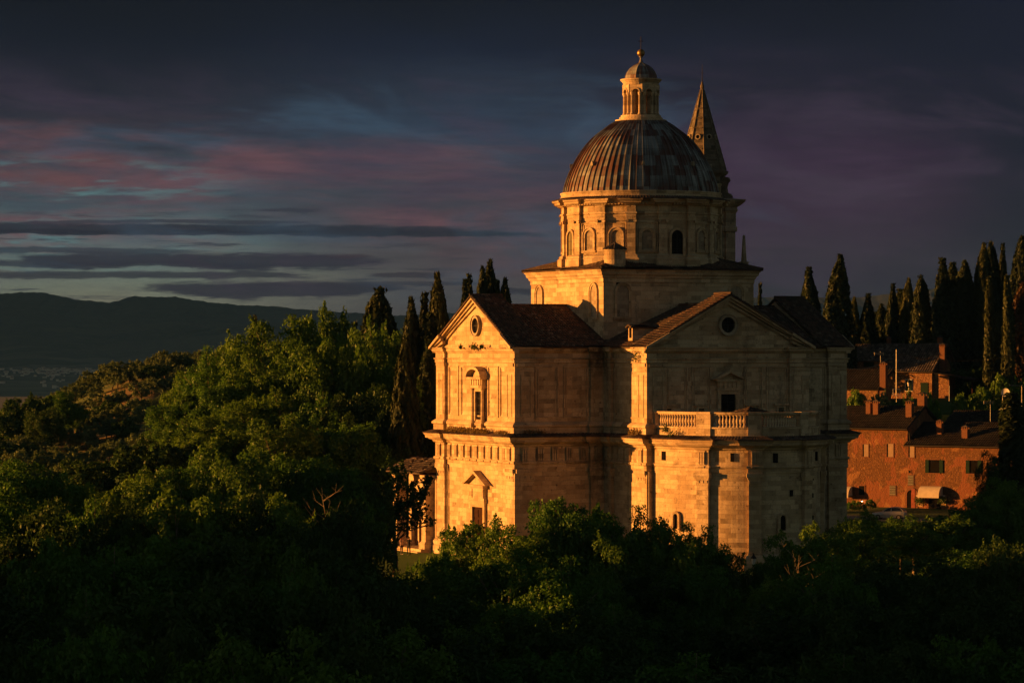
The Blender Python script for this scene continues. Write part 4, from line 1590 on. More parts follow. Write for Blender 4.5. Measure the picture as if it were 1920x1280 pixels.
for k in range(4):      # volutes at the corners
    a = R(45 + 90 * k)
    fr = ((BX, BY), (-math.sin(a), math.cos(a)), (math.cos(a), math.sin(a)))
    O, A, N = fr
    pl = [(1.9, 35.0), (3.15, 35.0), (3.2, 35.35), (3.0, 35.6), (2.72, 35.7), (2.62, 36.2), (2.75, 36.7), (2.95, 36.95), (2.85, 37.25), (2.5, 37.35), (1.9, 37.3)]
    fr2 = (O, N, (-A[0], -A[1]))
    mb.fprism(fr2, pl, -.28, .28)
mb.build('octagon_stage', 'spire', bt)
mb = MB()
mb.lathe([(2.48, 38.0), (2.42, 38.2), (.16, 46.4), (.2, 46.5), (.2, 46.7), (.04, 47.1)], 8, (BX, BY), R(22.5))
for k in range(8):
    a = R(22.5 + 45 * k)
    mb.tube([(BX + 2.46 * math.cos(a), BY + 2.46 * math.sin(a), 38.05), (BX + .2 * math.cos(a), BY + .2 * math.sin(a), 46.3)], [.09, .05], 5)
mb.lathe([(.02, 46.9), (.13, 47.02), (.02, 47.2)], 8, (BX, BY))
for k in range(3):
    for z0 in (39.0, 40.1, 42.3, 43.3, 44.3):
        a = R(-90 - 45 * k)
        r_ = (2.42 - (z0 - 38.2) / 8.2 * 2.26) * math.cos(R(22.5))
        fr = ((BX + r_ * math.cos(a), BY + r_ * math.sin(a)), (-math.sin(a), math.cos(a)), (math.cos(a), math.sin(a)))
        mb.fbox(fr, -.3 * r_, .3 * r_, -.2, .08, z0, z0 + .12)
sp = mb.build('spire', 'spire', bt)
for k in range(8):
    a = R(45 * k)
    z_ = 41.4
    r_ = (2.42 - (z_ - 38.2) / 8.2 * 2.26) * math.cos(R(22.5))
    fr = ((BX + r_ * math.cos(a), BY + r_ * math.sin(a)), (-math.sin(a), math.cos(a)), (math.cos(a), math.sin(a)))
    mb = MB()
    kk = 12
    c_o = [(.3 * math.cos(2 * PI * i / kk), z_ + .3 * math.sin(2 * PI * i / kk)) for i in range(kk + 1)]
    c_i = [(.19 * math.cos(2 * PI * i / kk), z_ + .19 * math.sin(2 * PI * i / kk)) for i in range(kk + 1)]
    mb.fring(fr, c_o, c_i, -.1, .14)
    ro_ = mb.build('spire_oculus', 'stone_dark', bt)
    mb = MB()
    mb.fprism(fr, c_i[:-1], -.1, .07)
    mb.build('opening', 'dark', ro_)
mb = MB()
mb.tube([(BX, BY, 47.0), (BX, BY, 48.9)], [.04, .02], 6)
mb.tube([(BX - .22 * ca, BY - .22 * sa, 48.0), (BX + .22 * ca, BY + .22 * sa, 48.0)], .02, 5)
mb.build('spire_rod', 'iron', bt)

# portico standing behind the sunlit front, on the left
por = empty('portico', church.matrix_world @ Vector((0, 0, 0)), 0, 'small stone portico with tiled lean-to roof left of the sunlit church front', 'portico')
por.location = (12.48, 320, 0)
por.rotation_euler = (0, 0, TH)
mb = MB()
mb.box(-19.6, -16.0, 9.2, 18.6, -.6, .1)
mb.box(-19.2, -16.0, 9.3, 18.4, .1, .35)
mb.build('step', 'stone', por)
for (x, y) in ((-18.1, 10.0), (-18.1, 17.2)):
    mb = MB()
    sweep(mb, [(x - .5, y - .5), (x + .5, y - .5), (x + .5, y + .5), (x - .5, y + .5)],
          [(.2, .3), (.2, .9), (.08, 1.0), (0, 1.1), (0, 7.0), (.06, 7.05), (.06, 7.2), (.14, 7.3), (.14, 7.5)], True)
    mb.build('pier', 'stone', por)
mb = MB()
mb.box(-16.6, -16.1, 9.3, 18.4, .3, 8.6)
mb.build('back_wall', 'stone', por)
FP = ((-16.6, 14.6), (0, -1), (-1, 0))
mb = MB()
mb.fbox(FP, -1.05, -.75, 0, .2, .35, 5.4)
mb.fbox(FP, .75, 1.05, 0, .2, .35, 5.4)
mb.fbox(FP, -1.1, 1.1, 0, .3, 5.4, 6.0)
mb.fprism(FP, [(-1.4, 6.0), (1.4, 6.0), (0, 7.0)], 0, .5)
for u in (1.7, 2.2, -1.8):
    mb.lathe([(.24, .35), (.24, .6), (.17, .7), (.15, 6.3), (.22, 6.45), (.24, 6.7)], 10, (-17.0, 14.6 - u))
dr = mb.build('door', 'stone', por)
mb = MB()
mb.fbox(FP, -.75, .75, .01, .06, .35, 5.4)
mb.build('door_leaf', 'wood', dr)
mb = MB()
mb.box(-18.6, -18.3, 9.4, 17.9, 7.5, 7.75)
mb.box(-18.3, -16.6, 9.5, 9.75, 7.5, 7.75)
mb.build('beam', 'wood', por)
mb = MB()
roof_sheet(mb, (-19.35, 18.2, 7.72), (-19.35, 9.3, 7.72), (-16.2, 9.3, 9.0), (-16.2, 18.2, 9.0), .3, .09, .45)
rnd = random.Random(4)
for i in range(14):
    x, y = rnd.uniform(-19.2, -16.6), rnd.uniform(9.5, 17.8)
    z_ = 7.78 + (x + 19.35) / 3.15 * 1.28
    mb.tube([(x, y, z_ + .1), (x + .35, y + rnd.uniform(-.2, .2), z_ + .26)], [.12, .1], 6)
mb.build('roof', 'tile_grey', por)


# ================================================================== PLANTS
def leaf_mesh(name, pos, nrm, size, mat, aspect=1.5, seed=0, upbias=0.0, tint=None):
    """one rhombic leaf per position"""
    rs = np.random.RandomState(seed)
    n = len(pos)
    nrm = nrm / np.maximum(1e-6, np.linalg.norm(nrm, axis=1, keepdims=True))
    rv = rs.normal(size=(n, 3))
    rv[:, 2] += upbias
    t = np.cross(nrm, rv) if upbias == 0 else rv - nrm * (rv * nrm).sum(1, keepdims=True)
    t /= np.maximum(1e-6, np.linalg.norm(t, axis=1, keepdims=True))
    b = np.cross(nrm, t)
    s_ = size[:, None]
    bend = nrm * s_ * .18
    v = np.empty((n, 4, 3), np.float32)
    v[:, 0] = pos - t * s_ * aspect * .5
    v[:, 1] = pos + b * s_ * .42 + bend
    v[:, 2] = pos + t * s_ * aspect * .5
    v[:, 3] = pos - b * s_ * .42 + bend
    me = bpy.data.meshes.new(name)
    me.vertices.add(n * 4)
    me.vertices.foreach_set('co', v.reshape(-1))
    me.loops.add(n * 4)
    me.loops.foreach_set('vertex_index', np.arange(n * 4, dtype=np.int32))
    me.polygons.add(n)
    me.polygons.foreach_set('loop_start', np.arange(0, n * 4, 4, dtype=np.int32))
    ul = me.uv_layers.new(name='UVMap')
    uu_ = rs.uniform(0, 1, n)
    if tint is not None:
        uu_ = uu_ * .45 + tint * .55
    u = np.repeat(uu_[:, None], 4, 1)
    uvs = np.stack([u, u * 0], -1).astype(np.float32)
    ul.data.foreach_set('uv', uvs.reshape(-1))
    me.update(calc_edges=True)
    me.validate()
    me.materials.append(M[mat])
    return me


def broad_crown(name, seed, mat, H=12.0, Rc=5.0, nb=125, per=235, lf=.215, base=.22, squash=1.0, shoots=26, gap=.0):
    """crown of leafy boughs; returns mesh and the bough centres"""
    rs = np.random.RandomState(seed)
    cz = H * (1 + base) / 2
    hz = H * (1 - base) / 2
    P, N_, B, T = [], [], [], []
    ph = rs.uniform(0, 6.28, 6)
    i = 0
    while len(B) < nb and i < nb * 30:
        i += 1
        d = rs.normal(size=3)
        d /= np.linalg.norm(d)
        if d[2] < -.75:
            continue
        a = math.atan2(d[1], d[0])
        lump = 1 + .20 * math.sin(2 * a + ph[0] + d[2] * 2) + .14 * math.sin(5 * a + ph[1] + 3 * d[2]) + .10 * math.sin(7 * d[2] + ph[2])
        rr = lump * rs.uniform(.60, .97)
        c0 = np.array([d[0] * Rc * rr, d[1] * Rc * rr, cz + d[2] * hz * rr * squash])
        if B and min(np.linalg.norm(c0 - b_[0]) for b_ in B) < Rc * .17:
            continue
        br = Rc * rs.uniform(.10, .235)
        B.append((c0, br, d))
    for c0, br, d in B:
        m_ = int(per * (br / (Rc * .2)) ** 2 * rs.uniform(.8, 1.2))
        q = rs.normal(size=(m_, 3))
        q += d * .55
        q[:, 2] += .35
        q /= np.linalg.norm(q, axis=1, keepdims=True)
        # twig clusters on each bough
        tw_ = 1 + .38 * np.sin(q[:, :1] * 9 + c0[0]) * np.sin(q[:, 1:2] * 8 + c0[1]) + rs.normal(size=(m_, 1)) * .13
        p = c0 + q * br * tw_ * np.array([1.12, 1.12, .8])
        T.append(np.full(m_, rs.uniform(0, 1)))
        P.append(p)
        N_.append(q * .8 + rs.normal(size=(m_, 3)) * .55 + np.array([0, 0, .25]))
    for k in range(shoots):      # shoots that break the outline
        c0, br, d = B[rs.randint(len(B))]
        if d[2] < -.2:
            continue
        dr_ = d * .8 + np.array([0, 0, .6]) + rs.normal(size=3) * .3
        dr_ /= np.linalg.norm(dr_)
        m_ = 34
        t = rs.uniform(0, 1, m_)[:, None]
        p = c0 + dr_ * (br * .9 + t * br * 1.0) + rs.normal(size=(m_, 3)) * .16 * (1.25 - t)
        P.append(p)
        T.append(np.full(m_, rs.uniform(.3, 1)))
        N_.append(rs.normal(size=(m_, 3)) + d)
    # a thin veil of inner leaves
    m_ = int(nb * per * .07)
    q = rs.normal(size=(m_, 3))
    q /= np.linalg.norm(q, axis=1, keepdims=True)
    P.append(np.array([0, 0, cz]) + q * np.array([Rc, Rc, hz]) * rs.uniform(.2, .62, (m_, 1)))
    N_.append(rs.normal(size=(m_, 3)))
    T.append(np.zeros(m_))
    P = np.concatenate(P)
    N_ = np.concatenate(N_)
    size = rs.uniform(lf * .55, lf * 1.5, len(P))
    top = float(np.percentile(P[:, 2], 99.7))
    rad = float(np.percentile(np.hypot(P[:, 0], P[:, 1]), 97))
    return leaf_mesh(name, P, N_, size, mat, 1.45, seed, 0.0, np.concatenate(T)), B, top, rad


def limb_mesh(name, B, H, seed, mat, r0=.32, nl=16, over=0.0):
    rs = random.Random(seed)
    mb = MB()
    top = Vector((rs.uniform(-.5, .5), rs.uniform(-.5, .5), H * .72))
    tp = [Vector((0, 0, -1.2)), Vector((rs.uniform(-.2, .2), rs.uniform(-.2, .2), H * .16)), Vector((rs.uniform(-.4, .4), rs.uniform(-.4, .4), H * .38)), top]
    mb.tube(tp, [r0 * 1.25, r0, r0 * .72, r0 * .3], 8)
    for k in range(min(nl, len(B))):
        c0, br, d = B[rs.randrange(len(B))]
        c0 = Vector(c0)
        t = rs.uniform(.3, .85)
        s0 = tp[1].lerp(tp[2], min(1, t * 2)) if t < .5 else tp[2].lerp(tp[3], t * 2 - 1)
        e = c0 + Vector(d) * br * (.4 + over)
        mid_ = s0.lerp(e, .5) + Vector((rs.uniform(-.4, .4), rs.uniform(-.4, .4), -.3))
        mb.tube([s0, mid_, e], [r0 * .34, r0 * .2, r0 * .06], 5)
        e2 = e + Vector((rs.uniform(-1, 1), rs.uniform(-1, 1), rs.uniform(.0, 1))) * br * .8
        mb.tube([mid_.lerp(e, .4), e2], [r0 * .13, r0 * .04], 4)
    me = bpy.data.meshes.new(name)
    me.from_pydata(mb.v, [], mb.f)
    me.polygons.foreach_set('use_smooth', [True] * len(mb.f))
    me.materials.append(M[mat])
    return me


def cypress_mesh(name, seed, mat, H=16.0, Rc=1.55, n=9000, tip=.55, twin=False):
    rs = np.random.RandomState(seed)
    h = rs.uniform(0, 1, n) ** .92
    a = rs.uniform(0, 2 * PI, n)
    pr = np.minimum(1, (h / .10 + .25)) * np.clip(1 - h ** 1.5, 0, 1) ** tip * 1.08
    ph = rs.uniform(0, 6, 6)
    lump = 1 + .16 * np.sin(3 * a + ph[0] + h * 5) + .15 * np.sin(7 * a + ph[1] - h * 9) * np.sin(h * 21 + ph[2]) + .11 * np.sin(11 * a + h * 33 + ph[3]) + .05 * rs.normal(size=n)
    r_ = Rc * pr * lump
    p = np.stack([r_ * np.cos(a), r_ * np.sin(a), .4 + h * (H - .4)], -1)
    sway = np.stack([.25 * np.sin(h * 3 + ph[4]), .25 * np.sin(h * 2.5 + ph[5]), h * 0], -1) * h[:, None]
    p = p + sway
    nr = np.stack([np.cos(a), np.sin(a), .2 + a * 0], -1) + rs.normal(size=(n, 3)) * .45
    # ragged tip spikes
    k = 260
    hh = rs.uniform(.93, 1.03, k)
    p2 = np.stack([rs.normal(size=k) * .14 + .25 * np.sin(3 + ph[4]), rs.normal(size=k) * .14 + .25 * np.sin(2.5 + ph[5]), hh * H], -1)
    p = np.concatenate([p, p2])
    nr = np.concatenate([nr, rs.normal(size=(k, 3))])
    size = rs.uniform(.16, .34, len(p))
    return leaf_mesh(name, p, nr, size, mat, 2.1, seed, 2.2)


def trunk_mesh(name, r0, h):
    mb = MB()
    mb.tube([(0, 0, -1.5), (.05, 0, h * .4), (0, .05, h)], [r0 * 1.3, r0, r0 * .5], 7)
    me = bpy.data.meshes.new(name)
    me.from_pydata(mb.v, [], mb.f)
    me.materials.append(M['bark'])
    return me


print('protos')
PROT = {}
for i, (nm, sd_, mt, kw) in enumerate([
        ('oak', 11, 'leaf', dict()), ('oak', 12, 'leaf', dict(nb=135, squash=1.05)), ('oak', 13, 'leaf', dict(nb=115, Rc=5.4)), ('oak', 14, 'leaf_y', dict(nb=125)),
        ('young', 21, 'leaf_y', dict(Rc=4.2, nb=90, base=.12, per=200, shoots=80)), ('young', 22, 'leaf_y', dict(Rc=4.5, nb=85, base=.12, per=190, shoots=70)),
        ('holm', 31, 'leaf_d', dict(Rc=5.2, nb=130, base=.1, lf=.2, per=250)), ('holm', 32, 'leaf_d', dict(Rc=4.8, nb=115, base=.1, lf=.2, per=250)),
        ('bush', 41, 'leaf', dict(H=4.5, Rc=2.6, nb=40, per=130, base=.02, lf=.22)), ('bush', 42, 'leaf_y', dict(H=4.0, Rc=2.8, nb=36, per=130, base=.02, lf=.22)),
        ('bush_d', 43, 'leaf_d', dict(H=5, Rc=3.0, nb=46, per=130, base=.0, lf=.24)), ('bush_d', 44, 'leaf_d', dict(H=5, Rc=2.9, nb=40, per=140, base=.0, lf=.24)),
        ('olive', 51, 'olive', dict(H=4.2, Rc=2.1, nb=30, per=110, base=.18, lf=.20)), ('olive', 52, 'olive', dict(H=3.8, Rc=2.3, nb=28, per=110, base=.18, lf=.20)),
        ('sparse', 61, 'leaf_d', dict(Rc=4.0, nb=60, per=60, shoots=60, lf=.3, base=.36))]):
    cm, B, top_, rad_ = broad_crown('crown', sd_, mt, **kw)
    H_ = kw.get('H', 12.0)
    tm = limb_mesh('trunk', B, H_, sd_, 'bark_pale' if sd_ in (13, 21, 14) else 'bark', .30 if H_ > 6 else .12, 16 if H_ > 6 else 6, .5 if sd_ in (21, 13, 61) else 0)
    PROT.setdefault(nm, []).append((cm, tm, top_, rad_ / 1.08))
for sd_, mt, tip in ((71, 'cyp', .55), (72, 'cyp', .42), (73, 'cyp', .7), (74, 'cyp_y', .5)):
    PROT.setdefault('cyp_y' if mt == 'cyp_y' else 'cypress', []).append((cypress_mesh('crown', sd_, mt, tip=tip), trunk_mesh('trunk', .2, 3.0), 16.0, 1.6))
PROT['slim'] = [(cypress_mesh('crown', 75, 'cyp', Rc=.8, n=4500, tip=.35), trunk_mesh('trunk', .12, 3.0), 16.0, .8)]
PROT['slim_y'] = [(cypress_mesh('crown', 76, 'cyp_y', Rc=.8, n=4500, tip=.35), trunk_mesh('trunk', .12, 3.0), 16.0, .8)]

M['rust'] = leaf_mat('rusty_leaves', (.05, .026, .012), (.10, .048, .018), .15)
PROT['rusty'] = [(cypress_mesh('crown', 79, 'rust', Rc=1.9, tip=.45), trunk_mesh('trunk', .2, 3.0), 16.0, 1.9)]
NAMES = {'rusty': ('dry_tree', 'tree'), 'oak': ('oak_tree', 'tree'), 'young': ('leafy_tree', 'tree'), 'holm': ('holm_oak', 'tree'), 'bush': ('bush', 'bush'), 'olive': ('olive_tree', 'olive tree'),
         'sparse': ('leafy_tree', 'tree'), 'cypress': ('cypress_tree', 'cypress'), 'cyp_y': ('cypress_tree', 'cypress'), 'slim': ('cypress_tree', 'cypress'), 'slim_y': ('cypress_tree', 'cypress')}
trnd = random.Random(77)


def plant(kind, px, py_top, depth, width_m, label, group, z0=None, h_min=3.0, sink=.0):
    """a tree whose top shows at a photo pixel, standing on the ground at that depth"""
    x = at(px, depth)
    gz = ground_z(x, depth) if z0 is None else z0
    top = ZC + (657 - py_top) / F * depth
    h = max(h_min, top - gz + sink)
    pk = 'bush_d' if kind in ('holm', 'oak') and h < width_m * .95 and depth > 330 else kind
    cm, tm, H_, Rc = trnd.choice(PROT[pk])
    nm, cat = NAMES[kind]
    o = empty(nm, (x, depth, gz - sink), trnd.uniform(0, 6.28), label, cat, group)
    sx = width_m / (2 * Rc * 1.08)
    o.scale = (sx, sx, h / H_)
    for n_, me in (('crown', cm), ('trunk', tm)):
        c_ = bpy.data.objects.new(n_, me)
        col.objects.link(c_)
        c_.parent = o
    return o


# ---------------- cypresses
G = 'cypresses on the skyline'
cyl = [  # kind, x, ytop, depth, width, label
    ('cypress', 718, 553, 372, 4.2, 'broad dark cypress alone at the right end of the leafy wood'),
    ('slim', 700, 600, 385, 2.2, 'small cypress tip on the left flank of the broad dark cypress'),
    ('cypress', 769, 572, 350, 2.6, 'first tall cypress left of the sunlit church front'),
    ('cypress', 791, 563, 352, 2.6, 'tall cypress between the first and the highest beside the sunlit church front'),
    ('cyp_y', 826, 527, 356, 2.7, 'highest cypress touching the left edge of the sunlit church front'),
    ('cyp_y', 762, 640, 342, 2.4, 'lower golden tinted cypress in front of the tall group left of the church'),
    ('slim', 811, 600, 350, 1.8, 'thin cypress squeezed beside the highest one left of the church front'),
    ('cypress', 808, 650, 345, 2.6, 'low cypress behind the left cornice of the church front'),
    ('slim', 665, 615, 410, 1.2, 'tiny cypress tip above the wood, left one of two'),
    ('slim', 682, 612, 410, 1.2, 'tiny cypress tip above the wood, right one of two'),
    ('cypress', 478, 602, 400, 2.0, 'lone dark cypress tip above the left shoulder of the leafy wood'),
    ('cypress', 868, 537, 395, 2.2, 'leftmost cypress showing above the sunlit gable roof'),
    ('cypress', 884, 526, 398, 2.2, 'second cypress showing above the sunlit gable'),
    ('cypress', 901, 513, 400, 2.4, 'third cypress above the sunlit gable, just left of the highest'),
    ('cypress', 919, 501, 402, 2.9, 'highest cypress above the ridge of the sunlit gable'),
    ('cypress', 935, 537, 398, 1.9, 'short cypress right of the highest one above the sunlit gable'),
    ('cypress', 947, 533, 400, 2.0, 'rightmost cypress above the left arm roof of the church'),
    ('cypress', 1424, 545, 420, 1.5, 'small cypress just right of the crossing block of the church'),
    ('cypress', 1510, 515, 470, 2.2, 'narrow cypress leaning against a broader one right of the far gable'),
    ('cypress', 1522, 508, 468, 2.9, 'broader of the two joined cypresses right of the far gable'),
    ('cypress', 1570, 486, 466, 3.4, 'tall lone cypress against the sky right of the church'),
    ('cyp_y', 1602, 562, 476, 1.8, 'short golden cypress at the foot of the tall lone one'),
    ('cypress', 1624, 556, 476, 2.6, 'blunt dark cypress with a bent tip behind the upper house'),
    ('cypress', 1655, 575, 480, 2.2, 'low dark cypress in the dip of the row'),
    ('cypress', 1671, 538, 478, 2.2, 'cypress left of the paired ones behind the upper house'),
    ('slim', 1689, 548, 480, 1.6, 'slim cypress wedged before the paired ones'),
    ('cyp_y', 1704, 528, 477, 2.2, 'golden left cypress of the pair behind the upper house'),
    ('cypress', 1724, 523, 474, 2.4, 'dark right cypress of the pair behind the upper house'),
    ('cypress', 1771, 492, 470, 3.4, 'tall wide cypress above the upper house chimney'),
    ('cyp_y', 1760, 565, 477, 2.4, 'low golden cypress before the tall wide one'),
    ('slim', 1791, 500, 478, 1.8, 'slim cypress just right of the tall wide one'),
    ('cypress', 1808, 496, 474, 2.6, 'even topped cypress between the tall wide one and the highest pair'),
    ('cyp_y', 1812, 530, 476, 2.0, 'golden cypress lower down before the even topped one'),
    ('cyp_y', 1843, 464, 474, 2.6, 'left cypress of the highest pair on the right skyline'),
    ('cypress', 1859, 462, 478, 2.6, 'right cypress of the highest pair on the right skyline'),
    ('cypress', 1877, 465, 480, 2.0, 'pointed cypress right of the highest pair'),
    ('slim_y', 1855, 527, 455, 1.1, 'very thin lit cypress before the highest pair'),
    ('slim_y', 1889, 525, 452, 1.2, 'very thin lit cypress near the right edge'),
    ('cypress', 1903, 488, 470, 2.2, 'cypress next to the right edge of the picture'),
    ('cypress', 1917, 452, 468, 2.8, 'highest cypress cut by the right edge of the picture'),
    ('cypress', 1640, 590, 486, 3.0, 'dark cypress mass deep in the grove behind the upper roof'),
    ('cypress', 1740, 580, 486, 3.2, 'dark cypress deep in the grove above the tall chimney'),
    ('cypress', 1830, 560, 484, 3.2, 'dark cypress deep in the grove below the highest pair'),
    ('cypress', 1590, 600, 484, 3.2, 'dark cypress deep in the grove above the left end of the upper roof'),
    ('slim', 1905, 745, 345, 2.6, 'near slim cypress rising before the right end of the orange house'),
]
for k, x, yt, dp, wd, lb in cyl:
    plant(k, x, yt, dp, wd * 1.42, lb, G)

for i, (x, yt, dp, wd) in enumerate([(1612, 610, 488, 3.4), (1638, 625, 478, 2.8), (1662, 600, 490, 3.4), (1700, 590, 488, 3.2), (1752, 600, 484, 3.0), (1785, 585, 488, 3.6), (1800, 600, 477, 3.0),
                                     (1825, 600, 476, 3.4), (1850, 590, 488, 4.0), (1872, 580, 470, 3.2), (1893, 590, 482, 3.6), (1912, 600, 462, 3.6)]):
    plant('cypress' if i % 3 else 'cyp_y', x, yt, dp, wd * 1.3, '%s low cypress from the left filling the dark foot of the right hand grove' % ['first', 'second', 'third', 'fourth', 'fifth', 'sixth', 'seventh', 'eighth', 'ninth', 'tenth', 'eleventh', 'twelfth'][i], 'low cypresses in the grove')

# ---------------- broadleaf rows: (row name, kind, [(x, ytop, depth, width)])
ORD = ['first', 'second', 'third', 'fourth', 'fifth', 'sixth', 'seventh', 'eighth', 'ninth', 'tenth', 'eleventh', 'twelfth', 'thirteenth', 'fourteenth', 'fifteenth',
       'sixteenth', 'seventeenth', 'eighteenth', 'nineteenth', 'twentieth', 'twenty-first', 'twenty-second', 'twenty-third', 'twenty-fourth']


orow = random.Random(31)


def row(items, desc, group, kinds, **kw):
    items = sorted(items, key=lambda t: t[0])
    for i, it in enumerate(items):
        k = it[4] if len(it) > 4 else kinds[i % len(kinds)]
        adj = {'oak': 'round leafy', 'young': 'pale loose', 'holm': 'dark dense', 'bush': 'low rounded', 'sparse': 'thin leafed', 'olive': 'grey green olive'}[k]
        noun = 'bush' if k == 'bush' else 'tree'
        wood = group == 'trees of the wood left of the church' or group == 'trees of the shaded wood'
        jy, jd = ((orow.uniform(-16, 12), orow.uniform(-6, 3)) if wood and 'skyline' not in desc else (0, 0))
        plant(k, it[0], it[1] + jy, it[2] + jd, it[3] * (orow.uniform(.82, 1.18) if wood else 1), '%s %s, %s from the left %s' % (adj, noun, ORD[i], desc), group, **kw)


# skyline of the wood left of the church
row([(345, 700, 385, 9), (395, 655, 380, 10, 'oak'), (440, 640, 385, 9, 'young'), (520, 598, 378, 11, 'oak'), (585, 578, 380, 10, 'young'), (630, 590, 382, 8, 'young'),
     (648, 625, 376, 7, 'oak'), (715, 608, 366, 8, 'young'), (760, 720, 345, 7, 'holm')], 'on the skyline of the wood', 'trees of the wood left of the church', ['oak', 'young'])
row([(335, 750, 358, 8, 'oak'), (365, 745, 361, 9), (430, 700, 362, 10), (500, 660, 361, 10, 'oak'), (565, 650, 362, 10), (640, 640, 362, 9), (700, 655, 361, 8, 'oak'), (735, 690, 362, 7, 'young')],
    'in the second tier of the wood', 'trees of the wood left of the church', ['young', 'oak', 'oak'])
row([(390, 770, 350, 9, 'young'), (455, 735, 350, 9, 'young'), (530, 725, 350, 10), (600, 740, 350, 9, 'oak'), (665, 735, 350, 9, 'holm'), (720, 770, 350, 8, 'young'), (765, 800, 349, 6.5, 'oak')],
    'in the third tier of the wood', 'trees of the wood left of the church', ['young', 'oak'])
row([(300, 835, 341, 9), (370, 815, 340, 9, 'young'), (440, 790, 340, 9, 'young'), (520, 785, 340, 9), (590, 790, 340, 8, 'young'), (650, 805, 340, 9, 'oak'), (705, 825, 339, 7.5, 'holm')],
    'in the fourth tier of the wood', 'trees of the wood left of the church', ['oak', 'young'])
row([(30, 880, 285, 9), (110, 905, 285, 8), (200, 900, 285, 9, 'young'), (285, 880, 285, 9), (360, 865, 284, 9), (440, 845, 284, 9, 'young'), (520, 850, 285, 9), (600, 855, 285, 9, 'oak'),
     (648, 868, 284, 8, 'oak')], 'in the fifth tier of the wood', 'trees of the wood left of the church', ['oak', 'oak', 'young'])
row([(-20, 940, 245, 9), (70, 960, 245, 9), (165, 960, 245, 9), (260, 950, 244, 9), (350, 930, 244, 9, 'young'), (445, 925, 244, 9), (535, 935, 245, 9), (620, 945, 244, 9, 'holm'), (645, 975, 244, 7, 'holm')],
    'in the sixth tier of the shaded wood', 'trees of the shaded wood', ['oak', 'holm'])
# before the church
row([(800, 1058, 268, 5, 'young'), (862, 985, 268, 5.5, 'young'), (920, 970, 266, 6, 'young'), (985, 990, 262, 7, 'oak'), (1045, 940, 264, 8, 'oak'), (1110, 948, 266, 7, 'oak'), (1150, 980, 262, 7, 'young'),
     (1210, 955, 264, 7, 'oak'), (1262, 985, 262, 6, 'oak'), (1320, 990, 264, 6.5, 'oak'), (1355, 1045, 262, 5, 'holm')],
    'in the row before the church wall', 'trees before the church', ['oak', 'young'])
row([(1450, 1045, 264, 5, 'oak'), (1500, 1000, 266, 6.5, 'young'), (1555, 985, 268, 6.5, 'young'), (1605, 962, 275, 6.5, 'young'), (1650, 972, 288, 5.5, 'young'), (1690, 975, 292, 5, 'oak'), (1715, 985, 290, 7, 'young'), (1775, 965, 292, 7.5, 'young'),
     (1830, 935, 296, 7, 'oak'), (1880, 900, 300, 7, 'oak'), (1925, 905, 296, 7, 'oak')],
    'in the row below the orange house', 'trees below the orange house', ['young', 'oak'])
row([(1868, 850, 352, 4.6, 'holm'), (1905, 870, 345, 5, 'holm')], 'against the orange house end', 'trees against the orange house', ['holm'])
row([(712, 1062, 250, 6, 'holm'), (800, 1075, 246, 7, 'young'), (880, 1050, 244, 8, 'young'), (965, 1045, 240, 8, 'oak'), (1050, 1050, 240, 8, 'oak'), (1135, 1060, 240, 8, 'oak'), (1220, 1060, 240, 8, 'holm'),
     (1300, 1075, 240, 7.5, 'oak'), (1480, 1085, 242, 7.5, 'oak'), (1560, 1055, 244, 8, 'oak'), (1645, 1045, 246, 8, 'holm'), (1730, 1050, 248, 8, 'holm'), (1810, 1040, 250, 8, 'oak'), (1890, 1020, 250, 8, 'holm')],
    'in the second row below the church', 'trees of the shaded wood', ['oak', 'holm'])
row([(0, 1040, 205, 8), (95, 1035, 205, 9), (200, 1030, 205, 9, 'oak'), (310, 1015, 206, 9), (420, 1010, 206, 9), (530, 1020, 206, 9), (640, 1035, 208, 9), (740, 1085, 210, 8, 'holm'), (840, 1130, 208, 9, 'holm'),
     (950, 1140, 206, 9), (1060, 1140, 205, 9, 'holm'), (1170, 1150, 205, 9), (1280, 1150, 205, 9, 'holm'), (1390, 1160, 205, 8, 'holm'), (1500, 1150, 206, 9), (1610, 1130, 208, 9, 'holm'), (1720, 1125, 208, 9), (1830, 1110, 208, 9, 'holm'), (1930, 1090, 208, 9)],
    'in the seventh tier of the shaded wood', 'trees of the shaded wood', ['holm', 'oak'])
row([(30, 1120, 178, 9), (170, 1110, 178, 9), (310, 1100, 178, 9), (450, 1100, 178, 9), (590, 1110, 178, 9), (730, 1160, 178, 9), (870, 1215, 178, 9), (1010, 1225, 178, 9), (1150, 1230, 178, 9), (1290, 1235, 178, 9),
     (1430, 1240, 178, 9), (1570, 1225, 178, 9), (1710, 1210, 178, 9), (1850, 1190, 178, 9)],
    'along the bottom edge of the picture', 'trees of the shaded wood', ['holm', 'oak'])
row([(20, 1195, 156, 8), (180, 1185, 156, 8), (340, 1180, 156, 8), (500, 1185, 156, 8), (660, 1210, 156, 8)],
    'in the lowest left corner', 'trees of the shaded wood', ['holm', 'oak'])
# overhanging boughs before the portico
plant('sparse', 741, 858, 287, 6.6, 'thin leafed dark tree hanging over the portico left of the church', 'trees beside the portico')
plant('holm', 683, 885, 282, 5.6, 'dark dense tree filling the shade left of the portico', 'trees beside the portico')

row([(752, 1064, 266, 4.2, 'bush'), (784, 1058, 264, 4.4, 'bush'), (822, 1048, 266, 4.0, 'bush')], 'on the grass before the portico', 'bushes before the portico', ['bush'])
